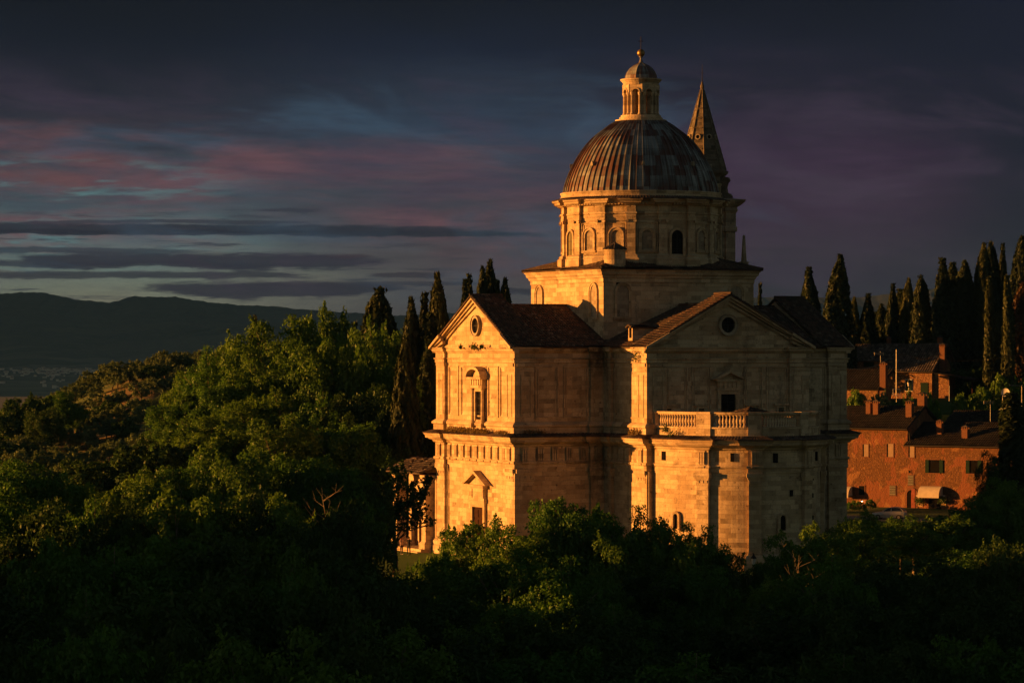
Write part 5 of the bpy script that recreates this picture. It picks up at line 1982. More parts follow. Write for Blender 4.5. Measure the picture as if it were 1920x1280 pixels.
# bare pale limbs showing in the thickets
for i, (px, yt, dp, hgt, lb) in enumerate([(1500, 1040, 257, 5.5, 'bare pale forked branches standing out of the bushes right of the street lamp'),
                                           (615, 930, 262, 5, 'bare twigs in the sixth tier of the shaded wood')]):
    rr = random.Random(100 + i)
    mb = MB()
    tp = [Vector((0, 0, -6)), Vector((.2, 0, 0)), Vector((rr.uniform(-.3, .3), 0, hgt * .45)), Vector((rr.uniform(-.8, .8), 0, hgt))]
    mb.tube(tp, [.09, .07, .05, .012], 6)
    for k in range(16):
        t = rr.uniform(.1, .95)
        p = tp[1].lerp(tp[2], t * 2) if t < .5 else tp[2].lerp(tp[3], t * 2 - 1)
        a = rr.uniform(0, 6.28)
        q = p + Vector((math.cos(a) * 1.3, math.sin(a) * .8 - .4, rr.uniform(.4, 1.3)))
        e = q + Vector((math.cos(a) * .5 + rr.uniform(-.4, .4), -.2, rr.uniform(.4, 1.0)))
        mb.tube([p, q, e], [.028, .018, .006], 5)
        mb.tube([q, q + Vector((rr.uniform(-.7, .7), -.2, rr.uniform(.2, .8)))], [.014, .005], 4)
    o = mb.build('bare_tree', 'bark_pale')
    o.location = (at(px, dp), dp, ZC + (657 - yt) / F * dp - hgt)
    tag(o, lb, 'tree', 'bare trees in the thickets')

# bushes behind the lower house, in front of the upper one
row([(1605, 733, 449, 4.2, 'bush'), (1650, 735, 449, 4.0, 'olive'), (1702, 735, 447, 2.6, 'bush'), (1752, 738, 448, 2.2, 'bush'), (1800, 740, 449, 3.4, 'bush'), (1840, 728, 450, 5, 'bush'), (1880, 705, 452, 5, 'bush'), (1910, 700, 452, 5, 'bush'),
     (1815, 690, 462, 5, 'holm')], 'in the garden of the upper house', 'garden bushes on the hillside', ['bush'])

# left slope: trees on its crest, bushes, olive rows
row([(12, 775, 500, 9), (52, 742, 505, 9.5), (112, 735, 512, 7.5), (85, 765, 495, 6), (152, 730, 620, 5), (190, 713, 640, 5), (212, 722, 640, 4), (232, 700, 640, 6), (262, 690, 640, 8), (290, 692, 645, 8),
     (318, 695, 650, 6), (345, 686, 650, 5)], 'on the crest of the olive slope', 'trees on the crest of the olive slope', ['holm', 'holm', 'holm', 'oak'])
row([(165, 770, 520, 7), (205, 775, 525, 6), (20, 830, 470, 8), (80, 850, 450, 7), (285, 770, 560, 6), (232, 800, 500, 5), (262, 840, 430, 4), (300, 790, 420, 6), (165, 872, 342, 7), (190, 868, 336, 8), (225, 858, 340, 7), (255, 850, 345, 6), (150, 890, 336, 7), (320, 820, 400, 7), (240, 868, 395, 6), (200, 885, 392, 6), (110, 885, 400, 7), (40, 880, 405, 7), (130, 860, 425, 6), (185, 870, 420, 6)],
    'half way down the olive slope', 'trees on the olive slope', ['holm', 'oak'])
orn = random.Random(9)
for ri in range(13):
    dp0 = 395 + ri * 19
    n = 20 if ri % 2 else 19
    for i in range(n):
        dp = dp0 + orn.uniform(-3, 3) + i * 1.2
        fx = -.158 + (.158 - .092) * (i + .5) / n + orn.uniform(-.0015, .0015)
        x = fx * dp
        if orn.random() < .16:
            continue
        cm, tm, H_, Rc = orn.choice(PROT['olive'])
        o = empty('olive_tree', (x, dp, ground_z(x, dp) - .1), orn.uniform(0, 6.28), 'small grey green olive tree in the rows on the far left slope', 'olive tree', 'olive trees in rows on the slope')
        k = orn.uniform(.6, .95)
        o.scale = (k, k, k * orn.uniform(.8, 1.0))
        for n_, me in (('crown', cm), ('trunk', tm)):
            c_ = bpy.data.objects.new(n_, me)
            col.objects.link(c_)
            c_.parent = o

# low scrub between the olives: uncountable ground cover
rs = np.random.RandomState(15)
P, N_ = [], []
for i in range(900):
    y = rs.uniform(385, 665)
    x = -y * rs.uniform(.085, .165)
    k = rs.randint(14, 46)
    s_ = rs.uniform(.25, .7)
    P.append(np.array([x, y, ground_z(x, y) + s_ * .25]) + rs.normal(size=(k, 3)) * np.array([s_, s_, s_ * .42]))
    N_.append(rs.normal(size=(k, 3)) + np.array([0, 0, .5]))
P = np.concatenate(P)
me = leaf_mesh('slope_scrub', P, np.concatenate(N_), rs.uniform(.12, .3, len(P)), 'olive', 1.6, 3)
o = bpy.data.objects.new('slope_scrub', me)
col.objects.link(o)
tag(o, 'low grey green scrub covering the olive slope', 'scrub', None, 'stuff')

# weeds on ledges
rs = np.random.RandomState(5)
P, N_ = [], []
for (fr, u0, u1, d, z, n, hh) in ((FL, -5.5, 4.0, .75, 11.9, 900, .5), (FL, 5.5, 8.3, .6, 11.9, 160, .4), (FA2, 2.2, 4.0, .8, 11.95, 220, .6), (FA1, -4.2, -2.0, .7, 11.95, 160, .4)):
    O, A, N = fr
    u = rs.uniform(u0, u1, n)
    dd = d + rs.uniform(-.35, .3, n)
    P.append(np.stack([O[0] + A[0] * u + N[0] * dd, O[1] + A[1] * u + N[1] * dd, z + rs.uniform(0, hh, n) * rs.uniform(.3, 1, n)], -1))
    N_.append(rs.normal(size=(n, 3)))
P = np.concatenate(P)
me = leaf_mesh('ledge_weeds', P, np.concatenate(N_), rs.uniform(.06, .14, len(P)), 'dry', 3.0, 3, 2.0)
o = bpy.data.objects.new('ledge_weeds', me)
col.objects.link(o)
o.location = (12.48, 320, 0)
o.rotation_euler = (0, 0, TH)
tag(o, 'dry orange weeds growing along the main cornice ledge', 'weeds', None, 'stuff')
tuft = []
for (fr, u, d, z, s_, lb) in ((FL, .9, .75, 19.95, .2, 'green tuft growing on the cornice under the sunlit gable, the larger one'), (FL, 2.6, .75, 19.95, .11, 'small green tuft on the sunlit gable cornice, right of the larger one'),
                              (FL, -2.2, .75, 19.95, .09, 'tiny green tuft on the sunlit gable cornice, left of the larger one'), (FA2, 3.2, .5, 19.0, .32, 'green plant hanging from the upper cornice at the lit corner of the front arm'),
                              ((ep_at(12), (0, -1), (-1, 0)), 0, -.1, 12.6, .22, 'green tuft on the terrace parapet under the first balusters'), ((ep_at(20), (0, -1), (-1, 0)), 0, .4, 12.0, .3, 'green tuft on the ledge below the terrace balustrade')):
    O, A, N = fr
    c0 = np.array([O[0] + A[0] * u + N[0] * d, O[1] + A[1] * u + N[1] * d, z])
    q = rs.normal(size=(160, 3)) * np.array([s_, s_, s_ * 1.1]) * .8
    me = leaf_mesh('ledge_plant', q, rs.normal(size=(160, 3)), rs.uniform(.07, .15, 160), 'leaf_d', 1.6, 3)
    o = bpy.data.objects.new('ledge_plant', me)
    col.objects.link(o)
    ct, st_ = math.cos(TH), math.sin(TH)
    o.location = (12.48 + c0[0] * ct - c0[1] * st_, 320 + c0[0] * st_ + c0[1] * ct, c0[2])
    tag(o, lb, 'plant', 'tufts growing on the church ledges')


# ================================================================== HOUSES ON THE RIGHT
HA = R(-32)     # their fronts face left of the camera


def place(px, depth, rz, name, label, cat, z=None, group=None):
    x = at(px, depth)
    return empty(name, (x, depth, ground_z(x, depth) if z is None else z), rz, label, cat, group)


def house_window(par, fr, u, z, hw, hh, kind):
    mb = MB()
    mb.fbox(fr, u - hw - .12, u + hw + .12, 0, .07, z - hh - .12, z - hh)
    mb.fbox(fr, u - hw - .1, u - hw, 0, .05, z - hh, z + hh + .1)
    mb.fbox(fr, u + hw, u + hw + .1, 0, .05, z - hh, z + hh + .1)
    mb.fbox(fr, u - hw, u + hw, 0, .05, z + hh, z + hh + .1)
    wn_ = mb.build('window', 'whitepaint' if kind == 'white' else 'brick', par)
    mb = MB()
    mb.fbox(fr, u - hw, u + hw, 0, .015, z - hh, z + hh)
    mb.build('pane', 'dark', wn_)
    if kind == 'blind':
        mb = MB()
        mb.fbox(fr, u - hw + .22, u + hw, .015, .06, z - hh, z + hh)
        for i in range(9):
            mb.fbox(fr, u - hw + .22, u + hw, .06, .07, z - hh + (2 * hh) * i / 9, z - hh + (2 * hh) * (i + .7) / 9)
        mb.build('blind', 'blind', wn_)
    elif kind == 'grille':
        mb = MB()
        for i in range(6):
            uu_ = u - hw + 2 * hw * (i + .5) / 6
            mb.fbox(fr, uu_ - .02, uu_ + .02, .05, .09, z - hh, z + hh)
        for i in range(4):
            zz = z - hh + 2 * hh * (i + .5) / 4
            mb.fbox(fr, u - hw, u + hw, .09, .11, zz - .02, zz + .02)
        mb.build('grille', 'steel', wn_)
    elif kind in ('shutters', 'white'):
        for s_ in (-1, 1):
            mb = MB()
            if kind == 'shutters':
                a, b = (u + s_ * (hw + .02), u + s_ * (hw + .55))
            else:
                a, b = (u + s_ * .02, u + s_ * hw)
            a, b = min(a, b), max(a, b)
            mb.fbox(fr, a, b, .05, .1, z - hh, z + hh)
            for i in range(8):
                mb.fbox(fr, a + .04, b - .04, .1, .12, z - hh + 2 * hh * (i + .2) / 8, z - hh + 2 * hh * (i + .75) / 8)
            mb.build('shutter', 'green', wn_)
    return wn_


def chimney(par, x, y, z0, z1, s_=.35, vent=True):
    mb = MB()
    mb.box(x - s_, x + s_, y - s_, y + s_, z0, z1 - .35)
    mb.box(x - s_ - .07, x + s_ + .07, y - s_ - .07, y + s_ + .07, z1 - .35, z1 - .25)
    for a, b in ((-1, -1), (1, -1), (1, 1), (-1, 1), (0, -1), (0, 1)):
        mb.box(x + a * (s_ - .08) - .07, x + a * (s_ - .08) + .07, y + b * (s_ - .08) - .07, y + b * (s_ - .08) + .07, z1 - .25, z1)
    o_ = mb.build('chimney', 'brick', par)
    mb = MB()
    mb.add([(x - s_ - .12, y - s_ - .12, z1), (x + s_ + .12, y - s_ - .12, z1), (x + s_ + .12, y + s_ + .12, z1), (x - s_ - .12, y + s_ + .12, z1), (x, y, z1 + .25)],
           [(0, 1, 4), (1, 2, 4), (2, 3, 4), (3, 0, 4), (3, 2, 1, 0)])
    mb.build('chimney_cap', 'tile', o_)
    return o_


# frame: local x along the front to the right, front plane y=0 facing -y
h1 = place(1585, 436, HA, 'farmhouse', 'long orange rubble and brick farmhouse with two roof levels, right of the church', 'house', 0.0)
FH = ((0, 0), (1, 0), (0, -1))
LA, LB = 9.0, 15.0      # widths of the taller and the lower part
ZA, ZB = 9.5, 7.35
mb = MB()
mb.box(-6, LA, 0, 10, -2, ZA)
mb.box(LA, LA + LB, .004, 10, -2, ZB)
mb.fprism(((LA, 5), (0, 1), (1, 0)), [(-5, ZA), (5, ZA), (0, ZA + 2.4)], -.3, 0)
mb.fprism(((LA + LB, 5), (0, 1), (1, 0)), [(-5, ZB), (5, ZB), (0, ZB + 2.6)], -.3, 0)
mb.build('wall', 'rubble', h1)
mb = MB()
roof_sheet(mb, (-6.4, -.7, ZA - .05), (LA + .3, -.7, ZA - .05), (LA + .3, 5, ZA + 2.75), (-6.4, 5, ZA + 2.75), .32, .09, .45)
roof_sheet(mb, (-6.4, 10.7, ZA - .05), (LA + .3, 10.7, ZA - .05), (LA + .3, 5, ZA + 2.75), (-6.4, 5, ZA + 2.75), .32, .09, .45)
mb.build('roof', 'tile_dark', h1)
mb = MB()
roof_sheet(mb, (LA - .2, -.7, ZB - .05), (LA + LB + .4, -.7, ZB - .05), (LA + LB + .4, 5, ZB + 2.9), (LA - .2, 5, ZB + 2.9), .32, .09, .45)
roof_sheet(mb, (LA - .2, 10.7, ZB - .05), (LA + LB + .4, 10.7, ZB - .05), (LA + LB + .4, 5, ZB + 2.9), (LA - .2, 5, ZB + 2.9), .32, .09, .45)
mb.build('roof', 'tile_dark', h1)
mb = MB()
mb.tube([(-6.4, -.78, ZA - .12), (LA + .3, -.78, ZA - .15), (LA + .45, -.4, ZA - .6), (LA + .45, -.1, ZB + .4)], .08, 6)
mb.tube([(LA - .2, -.78, ZB - .12), (LA + LB + .3, -.78, ZB - .15), (LA + LB + .2, -.1, ZB - .7)], .08, 6)
mb.build('gutter', 'iron', h1)
# pixel -> along-front coordinate on the facade
hxw, hyw = at(1585, 436), 436.0


def fu(px):
    r = (px - 960) / F
    ca_, sa_ = math.cos(HA), math.sin(HA)
    return (r * hyw - hxw) / (ca_ - r * sa_)


def fz(px, py):
    u = fu(px)
    return ZC + (657 - py) / F * (hyw + u * math.sin(HA))


for px, py, hw_, hh, kd in ((1623, 844, .42, .8, 'blind'), (1669, 844, .48, .85, 'blind'), (1709, 846, .42, .75, 'blind'), (1752, 874, .72, .85, 'shutters'), (1826, 875, .55, .85, 'shutters'),
                            (1616, 919, .4, .6, 'plain'), (1674, 919, .42, .62, 'grille'), (1708, 900, .4, .65, 'grille'), (1706, 884, .14, .16, 'plain')):
    house_window(h1, FH, fu(px), fz(px, py), hw_, hh, kd)
# arched doorway
u = fu(1709)
z0_, z1_ = -1.25, fz(1709, 918)
k = 12
hw_ = .62
pth = lambda h: [(u - h, z0_)] + [(u - h * math.cos(PI * i / k), z1_ - hw_ + h * math.sin(PI * i / k)) for i in range(k + 1)] + [(u + h, z0_)]
mb = MB()
mb.fring(FH, pth(hw_ + .32), pth(hw_), 0, .08)
dr = mb.build('door', 'brick', h1)
mb = MB()
mb.fprism(FH, pth(hw_), 0, .02)
mb.build('opening', 'dark', dr)
mb = MB()
mb.fbox(FH, u + .0, u + hw_ - .02, .02, .1, z0_, z1_ - .35)
for i in range(3):
    mb.fbox(FH, u + .06, u + hw_ - .08, .1, .13, z0_ + .15 + i * .95, z0_ + .95 + i * .95)
mb.build('door_leaf', 'redwood', dr)
# dark doorway under the awning
u2 = fu(1753)
mb = MB()
mb.fbox(FH, u2 - .9, u2 + .9, 0, .03, -1.3, 1.6)
mb.build('doorway', 'dark', h1)


def awning(u, z, hw_, label):
    a = place(1585, 436, HA, 'awning', label, 'awning', 0.0, 'barrel awnings on the orange house')
    k = 8
    mb = MB()
    ro = 1.25
    arc_ = [(ro * math.sin(PI / 2 * i / k), z + ro * math.cos(PI / 2 * i / k)) for i in range(k + 1)]
    vs = []
    for uu_ in (u - hw_, u + hw_):
        for d, zz in arc_:
            vs.append((uu_, -d - .05, zz))
    n = k + 1
    fs = [(i, i + 1, n + i + 1, n + i) for i in range(k)]
    mb.add(vs, fs)
    for uu_ in (u - hw_, u + hw_):
        mb.add([(uu_, -.05, z)] + [(uu_, -d - .05, zz) for d, zz in arc_], [(0, i + 1, i + 2) for i in range(k)])
    mb.quad((u - hw_, -ro - .05, z), (u + hw_, -ro - .05, z), (u + hw_, -ro - .05, z - .22), (u - hw_, -ro - .05, z - .22))
    mb.build('canvas', 'awning', a)
    mb = MB()
    for uu_ in (u - hw_, u + hw_):
        mb.tube([(uu_, -.05, z), (uu_, -ro - .05, z)], .03, 5)
    mb.build('bracket', 'iron', a)


awning(fu(1748), fz(1748, 929), 1.5, 'cream barrel awning over the dark doorway of the orange house')
awning(fu(1583), fz(1583, 929), 1.2, 'cream barrel awning beside the church wall, half hidden by it')
# hanging baskets, wall boxes, lit lamp
for px, lb in ((1727, 'left of the awning doorway'), (1771, 'right of the awning doorway')):
    u = fu(px)
    a = place(1585, 436, HA, 'hanging_basket', 'dark leafy hanging basket ' + lb, 'hanging basket', 0.0, 'hanging baskets on the orange house')
    q = rs.normal(size=(420, 3)) * np.array([.3, .22, .24]) + np.array([u, -.5, fz(px, 938)])
    me = leaf_mesh('plant', q, rs.normal(size=(420, 3)), rs.uniform(.08, .16, 420), 'leaf_d', 1.5, 8)
    o = bpy.data.objects.new('plant', me)
    col.objects.link(o)
    o.parent = a
    mb = MB()
    mb.tube([(u, -.05, fz(px, 938) + .8), (u, -.5, fz(px, 938) + .75), (u, -.5, fz(px, 938))], .02, 5)
    mb.lathe([(.05, fz(px, 938) - .25), (.22, fz(px, 938) - .05), (.25, fz(px, 938) + .05)], 10, (u, -.5))
    mb.build('basket', 'iron', a)
    mb = MB()
    mb.fbox(FH, u - .55, u + .25, .0, .06, fz(px, 938) - .8, fz(px, 938) + .7)
    mb.build('wall_panel', 'plaster', h1)
m = new_mat('lamp_glow')
e = S.nt.nodes.new('ShaderNodeEmission')
e.inputs['Color'].default_value = (1, .62, .3, 1)
e.inputs['Strength'].default_value = 9
oo = S.nt.nodes.new('ShaderNodeOutputMaterial')
S.nt.links.new(e.outputs[0], oo.inputs[0])
M['glow'] = m
u = fu(1618)
a = place(1585, 436, HA, 'wall_lamp', 'small lit lamp glowing over the terrace plants beside the church', 'lamp', 0.0)
mb = MB()
mb.tube([(u, -.02, fz(1618, 939) + .3), (u, -.35, fz(1618, 939) + .35), (u, -.35, fz(1618, 939) + .1)], .025, 5)
mb.lathe([(.02, fz(1618, 939) + .2), (.16, fz(1618, 939) + .06), (.17, fz(1618, 939) + .03)], 10, (u, -.35))
mb.build('bracket', 'iron', a)
mb = MB()
mb.lathe([(.02, fz(1618, 939) - .1), (.1, fz(1618, 939)), (.02, fz(1618, 939) + .1)], 10, (u, -.35))
mb.build('bulb', 'glow', a)
for px in (1723, 1771):
    u = fu(px)
    mb = MB()
    mb.lathe([(.04, fz(px, 929) - .12), (.2, fz(px, 929) - .02), (.2, fz(px, 929) + .05), (.04, fz(px, 929) + .1)], 10, (u, -.3))
    mb.fbox(FH, u - .03, u + .03, 0, .3, fz(px, 929), fz(px, 929) + .05)
    o = mb.build('door_lamp', 'whitepaint', None)
    o.location = h1.location
    o.rotation_euler = (0, 0, HA)
    tag(o, 'white glass wall lamp %s of the awning doorway, unlit' % ('left' if px == 1723 else 'right'), 'lamp', 'wall lamps beside the awning doorway')
# terrace plants and a cafe pergola next to the church
row([(1597, 945, 428, 1.9, 'bush'), (1612, 952, 426, 1.6, 'bush'), (1632, 948, 429, 1.7, 'bush')], 'on the terrace of the orange house', 'terrace bushes of the orange house', ['bush'], h_min=1.3)
chs = [(2.6, 10, 1638, 764), (2.2, 6, 1627, 762)]
chimney(h1, 3.1, 3.0, 9.5, 12.9, .36)
chimney(h1, 1.9, 3.2, 9.5, 12.9, .32)
chimney(h1, 8.2, 2.4, 9.5, 12.9, .42)
chimney(h1, 8.6, 5.4, 11.5, 13.9, .5)
chimney(h1, 12.6, 2.2, 8.0, 10.4, .35)
chimney(h1, 16.6, 1.4, 7.4, 9.7, .4)

# second roof behind the right part
h3 = place(1760, 432, HA, 'rear_house', 'low dark roofed house behind the lower roof of the orange house', 'house', 0.0)
mb = MB()
mb.box(-1, 13, 4, 12, 0, 9.4)
mb.build('wall', 'rubble', h3)
mb = MB()
roof_sheet(mb, (-1.4, 3.4, 9.3), (13.4, 3.4, 9.3), (13.4, 8, 11.7), (-1.4, 8, 11.7), .32, .09, .45)
roof_sheet(mb, (-1.4, 12.6, 9.3), (13.4, 12.6, 9.3), (13.4, 8, 11.7), (-1.4, 8, 11.7), .32, .09, .45)
mb.build('roof', 'tile_dark', h3)

# upper house group
h2 = place(1640, 466, R(-28), 'hillside_house', 'ochre hillside house under a long striped tile roof, above the orange house', 'house', 12.0)
FU_ = ((0, 0), (1, 0), (0, -1))
ux, uy = at(1640, 466), 466.0


def gu(px):
    r = (px - 960) / F
    return (r * uy - ux) / (math.cos(R(-28)) - r * math.sin(R(-28)))


def gz(px, py):
    return ZC + (657 - py) / F * (uy + gu(px) * math.sin(R(-28))) - 12.0


ua, ub, uc_ = gu(1568), gu(1662), gu(1752)
e1, e2 = gz(1620, 677), gz(1700, 697)
mb = MB()
mb.box(ua, ub + .8, 0, 8, -3, e1)
mb.box(ub - .6, uc_, -1.0, 8.02, -3, e2)
mb.fprism(((uc_, 3.8), (0, 1), (1, 0)), [(-4.8, e2), (4.2, e2), (.6, e2 + 2.1)], -.3, 0)
mb.build('wall', 'rubble2', h2)
rz_ = gz(1690, 652) + .55
mb = MB()
roof_sheet(mb, (ua - .5, -.7, e1 + .02), (ub + .2, -.7, e1 + .02), (ub + .2, 4.4, rz_), (ua - .5, 4.4, rz_), .36, .10, .5)
mb.build('roof', 'tile_grey', h2)
mb = MB()
roof_sheet(mb, (ub - .9, -1.7, e2 + .02), (uc_ + .4, -1.7, e2 + .02), (uc_ + .4, 4.4, rz_ + .03), (ub - .9, 4.4, rz_ + .03), .36, .10, .5)
roof_sheet(mb, (ua - .5, 8.7, e2), (uc_ + .4, 8.7, e2), (uc_ + .4, 4.4, rz_), (ua - .5, 4.4, rz_), .36, .10, .5)
mb.build('roof', 'tile_grey', h2)
wn_ = house_window(h2, FU_, gu(1629), gz(1629, 683), .8, .35, 'plain')
for c_ in wn_.children:
    c_.data.materials[0] = M['green']
f1_ = ((0, -1.0), (1, 0), (0, -1))
house_window(h2, f1_, gu(1709), gz(1709, 722), .45, .75, 'white')
mb = MB()
mb.fbox(f1_, gu(1731), gu(1745), 0, .06, gz(1738, 742), gz(1738, 717))
mb.build('door', 'green', h2)
# lean-to on the right, its roof running on over an open shed
mb = MB()
mb.box(uc_, uc_ + 2.4, -.6, 4, -3, e2 - .75)
mb.fprism(((0, -.6), (1, 0), (0, -1)), [(uc_, e2 - .75), (uc_ + 2.4, e2 - .75), (uc_ + 2.4, e2 - .52), (uc_, e2 - .12)], -.3, .02)
mb.build('annex_wall', 'rubble2', h2)
mb = MB()
roof_sheet(mb, (uc_ + 6.2, -1.2, e2 - 1.05), (uc_ + 6.2, 4.4, e2 - 1.05), (uc_ + .02, 4.4, e2 - .02), (uc_ + .02, -1.2, e2 - .02), .36, .08, .5)
mb.build('annex_roof', 'tile_dark', h2)
mb = MB()
mb.box(uc_ + 5.8, uc_ + 5.95, -.9, -.75, -3, e2 - 1.1)
mb.build('shed_post', 'wood', h2)
chimney(h2, gu(1644), 4.6, rz_ - .3, rz_ + .9, .25)
chimney(h2, gu(1757) - 1.3, 4.6, rz_ - .3, rz_ + .9, .3)
chimney(h2, gu(1771) - .8, 1.5, e2, gz(1771, 646), .38)
# the lower wing with its own roof
h4 = place(1600, 455, R(-28), 'garden_house', 'low arched garden house with dark striped roof, just right of the church', 'house', 10.0)
mb = MB()
mb.box(-4, 3.6, 0, 5, -2, 4.35)
mb.build('wall', 'rubble2', h4)
mb = MB()
roof_sheet(mb, (-4.4, -.6, 4.3), (4.0, -.6, 4.3), (4.0, 5.2, 7.05), (-4.4, 5.2, 7.05), .36, .10, .5)
mb.build('roof', 'tile_dark', h4)
mb = MB()
kk = 10
cu, r_ = .6, 1.0
mb.fring(((0, 0), (1, 0), (0, -1)), [(cu - (r_ + .25) * math.cos(PI * i / kk), 2.6 + (r_ + .25) * math.sin(PI * i / kk)) for i in range(kk + 1)],
         [(cu - r_ * math.cos(PI * i / kk), 2.6 + r_ * math.sin(PI * i / kk)) for i in range(kk + 1)], 0, .1)
ar = mb.build('arch', 'brick', h4)
mb = MB()
mb.fprism(((0, 0), (1, 0), (0, -1)), [(cu - r_, 0)] + [(cu - r_ * math.cos(PI * i / kk), 2.6 + r_ * math.sin(PI * i / kk)) for i in range(kk + 1)] + [(cu + r_, 0)], 0, .02)
mb.build('opening', 'dark', ar)
chimney(h4, 4.3, .4, 3.0, 7.9, .42)

# red-brown tree at right edge
plant('rusty', 1916, 538, 456, 4.2, 'reddish brown dry tree at the right edge among the cypresses', 'dry trees')


# masts, aerials, dish, lamp posts
def pole(px, ytop, ybase, depth, r, label, name, cat, extra=None, mat='steel'):
    x = at(px, depth)
    zt = ZC + (657 - ytop) / F * depth
    zb = ZC + (657 - ybase) / F * depth
    mb = MB()
    mb.tube([(0, 0, 0), (0, 0, zt - zb)], [r, r * .75], 7)
    e_ = empty(name, (x, depth, zb), 0, label, cat)
    mb.build('mast', mat, e_)
    if extra:
        extra(e_, zt - zb)
    return e_


def aerial(e_, h):
    mb = MB()
    mb.tube([(-.9, 0, h - .3), (.5, 0, h - .3)], .03, 5)
    for i in range(8):
        x = -.85 + i * .18
        mb.tube([(x, -.25, h - .3), (x, .25, h - .3)], .02, 4)
        mb.tube([(x, 0, h - .5), (x, 0, h - .1)], .02, 4)
    mb.build('aerial', 'steel', e_)


def comb_aerial(e_, h):
    mb = MB()
    for z in (h - .1, h - .9):
        mb.tube([(-.45, 0, z), (.45, 0, z)], .04, 5)
    mb.tube([(-.45, 0, h - .9), (-.45, 0, h - .1)], .03, 5)
    mb.tube([(.45, 0, h - 1.5), (.45, 0, h - .1)], .03, 5)
    mb.build('aerial', 'whitepaint', e_)


def dish(e_, h):
    mb = MB()
    mb.lathe([(.01, 0), (.3, .03), (.5, .1), (.55, .14)], 18, close=False)
    o = mb.build('dish', 'whitepaint', e_)
    o.rotation_euler = (R(80), 0, R(-25))
    o.location = (.35, -.15, h - .4)
    mb = MB()
    mb.tube([(0, 0, h - .5), (.35, 0, h - .4)], .04, 5)
    mb.build('bracket', 'steel', e_)


def arm_(e_, h):
    mb = MB()
    mb.tube([(0, 0, h - .05), (-1.6, 0, h)], .04, 5)
    mb.build('arm', 'steel', e_)


def lantern_head(e_, h):
    mb = MB()
    mb.lathe([(.1, h), (.13, h + .06), (.2, h + .5), (.2, h + .52)], 6)
    mb.build('lamp_glass', 'whitepaint', e_)
    mb = MB()
    mb.lathe([(.27, h + .52), (.22, h + .62), (.08, h + .82), (.04, h + .95), (.01, h + 1.0)], 6)
    mb.lathe([(.06, h - .15), (.12, h - .02), (.12, h)], 8)
    mb.build('lamp_cap', 'iron', e_)


pole(1681, 655, 742, 452, .11, 'tall utility pole standing before the upper house wall', 'utility_pole', 'pole')
pole(1651, 659, 688, 455, .04, 'thin aerial mast before the long upper roof', 'roof_aerial', 'aerial', aerial)
pole(1681, 728, 754, 433, .05, 'white comb aerial on the ridge of the orange house', 'roof_aerial', 'aerial', comb_aerial)
pole(1857, 750, 790, 425, .045, 'low aerial on the dark roof left of the satellite dish', 'roof_aerial', 'aerial', aerial)
pole(1880, 730, 778, 425, .05, 'aerial with satellite dish above the dark roof near the right edge', 'roof_aerial', 'aerial', dish)
pole(1916, 722, 768, 425, .06, 'lamp arm pole at the right edge of the picture', 'utility_pole', 'pole', arm_)
pole(1780, 723, 752, 443, .05, 'thin post at the corner of the upper annex', 'garden_post', 'post')
pole(1413, 1058, 1112, 282, .07, 'slender street lamp with pointed lantern before the church base', 'street_lamp', 'street lamp', lantern_head)
pole(1704, 724, 742, 448, .05, 'small lantern post before the white framed window', 'garden_lamp', 'lamp', lantern_head)
# overhead wire
p0 = Vector((at(1681, 452), 452, ZC + (657 - 661) / F * 452))
p1 = Vector((at(1586, 440), 440, ZC + (657 - 690) / F * 440))
mb = MB()
mb.tube([p0.lerp(p1, t) + Vector((0, 0, -.9 * math.sin(PI * t))) for t in [i / 10 for i in range(11)]], .022, 4)
o = mb.build('overhead_wire', 'steel')
tag(o, 'thin overhead wire from the utility pole to behind the church', 'wire')
mb = MB()
p0 = Vector((at(1681, 452), 452, ZC + (657 - 664) / F * 452))
p1 = Vector((at(1960, 446), 446, ZC + (657 - 655) / F * 446))
mb.tube([p0.lerp(p1, t) + Vector((0, 0, -1.2 * math.sin(PI * t))) for t in [i / 12 for i in range(13)]], .018, 4)
o = mb.build('overhead_wire', 'iron')
tag(o, 'thin overhead wire from the utility pole to the right edge', 'wire')

# road strip before the orange house
mb = MB()
n = 24
vs = []
for i in range(n + 1):
    t = i / n
    x = lerp(28, 80, t)
    for yy in (lerp(426, 402, t), lerp(419, 394, t)):
        vs.append((x, yy, ground_z(x, yy) + .05))
mb.add(vs, [(2 * i, 2 * i + 1, 2 * i + 3, 2 * i + 2) for i in range(n)])
M['road'] = plain_mat('pale_gravel_road', (.17, .14, .11), .95, .4, 1.0)
tag(mb.build('road', 'road'), 'pale gravel road before the orange house', None, None, 'structure')


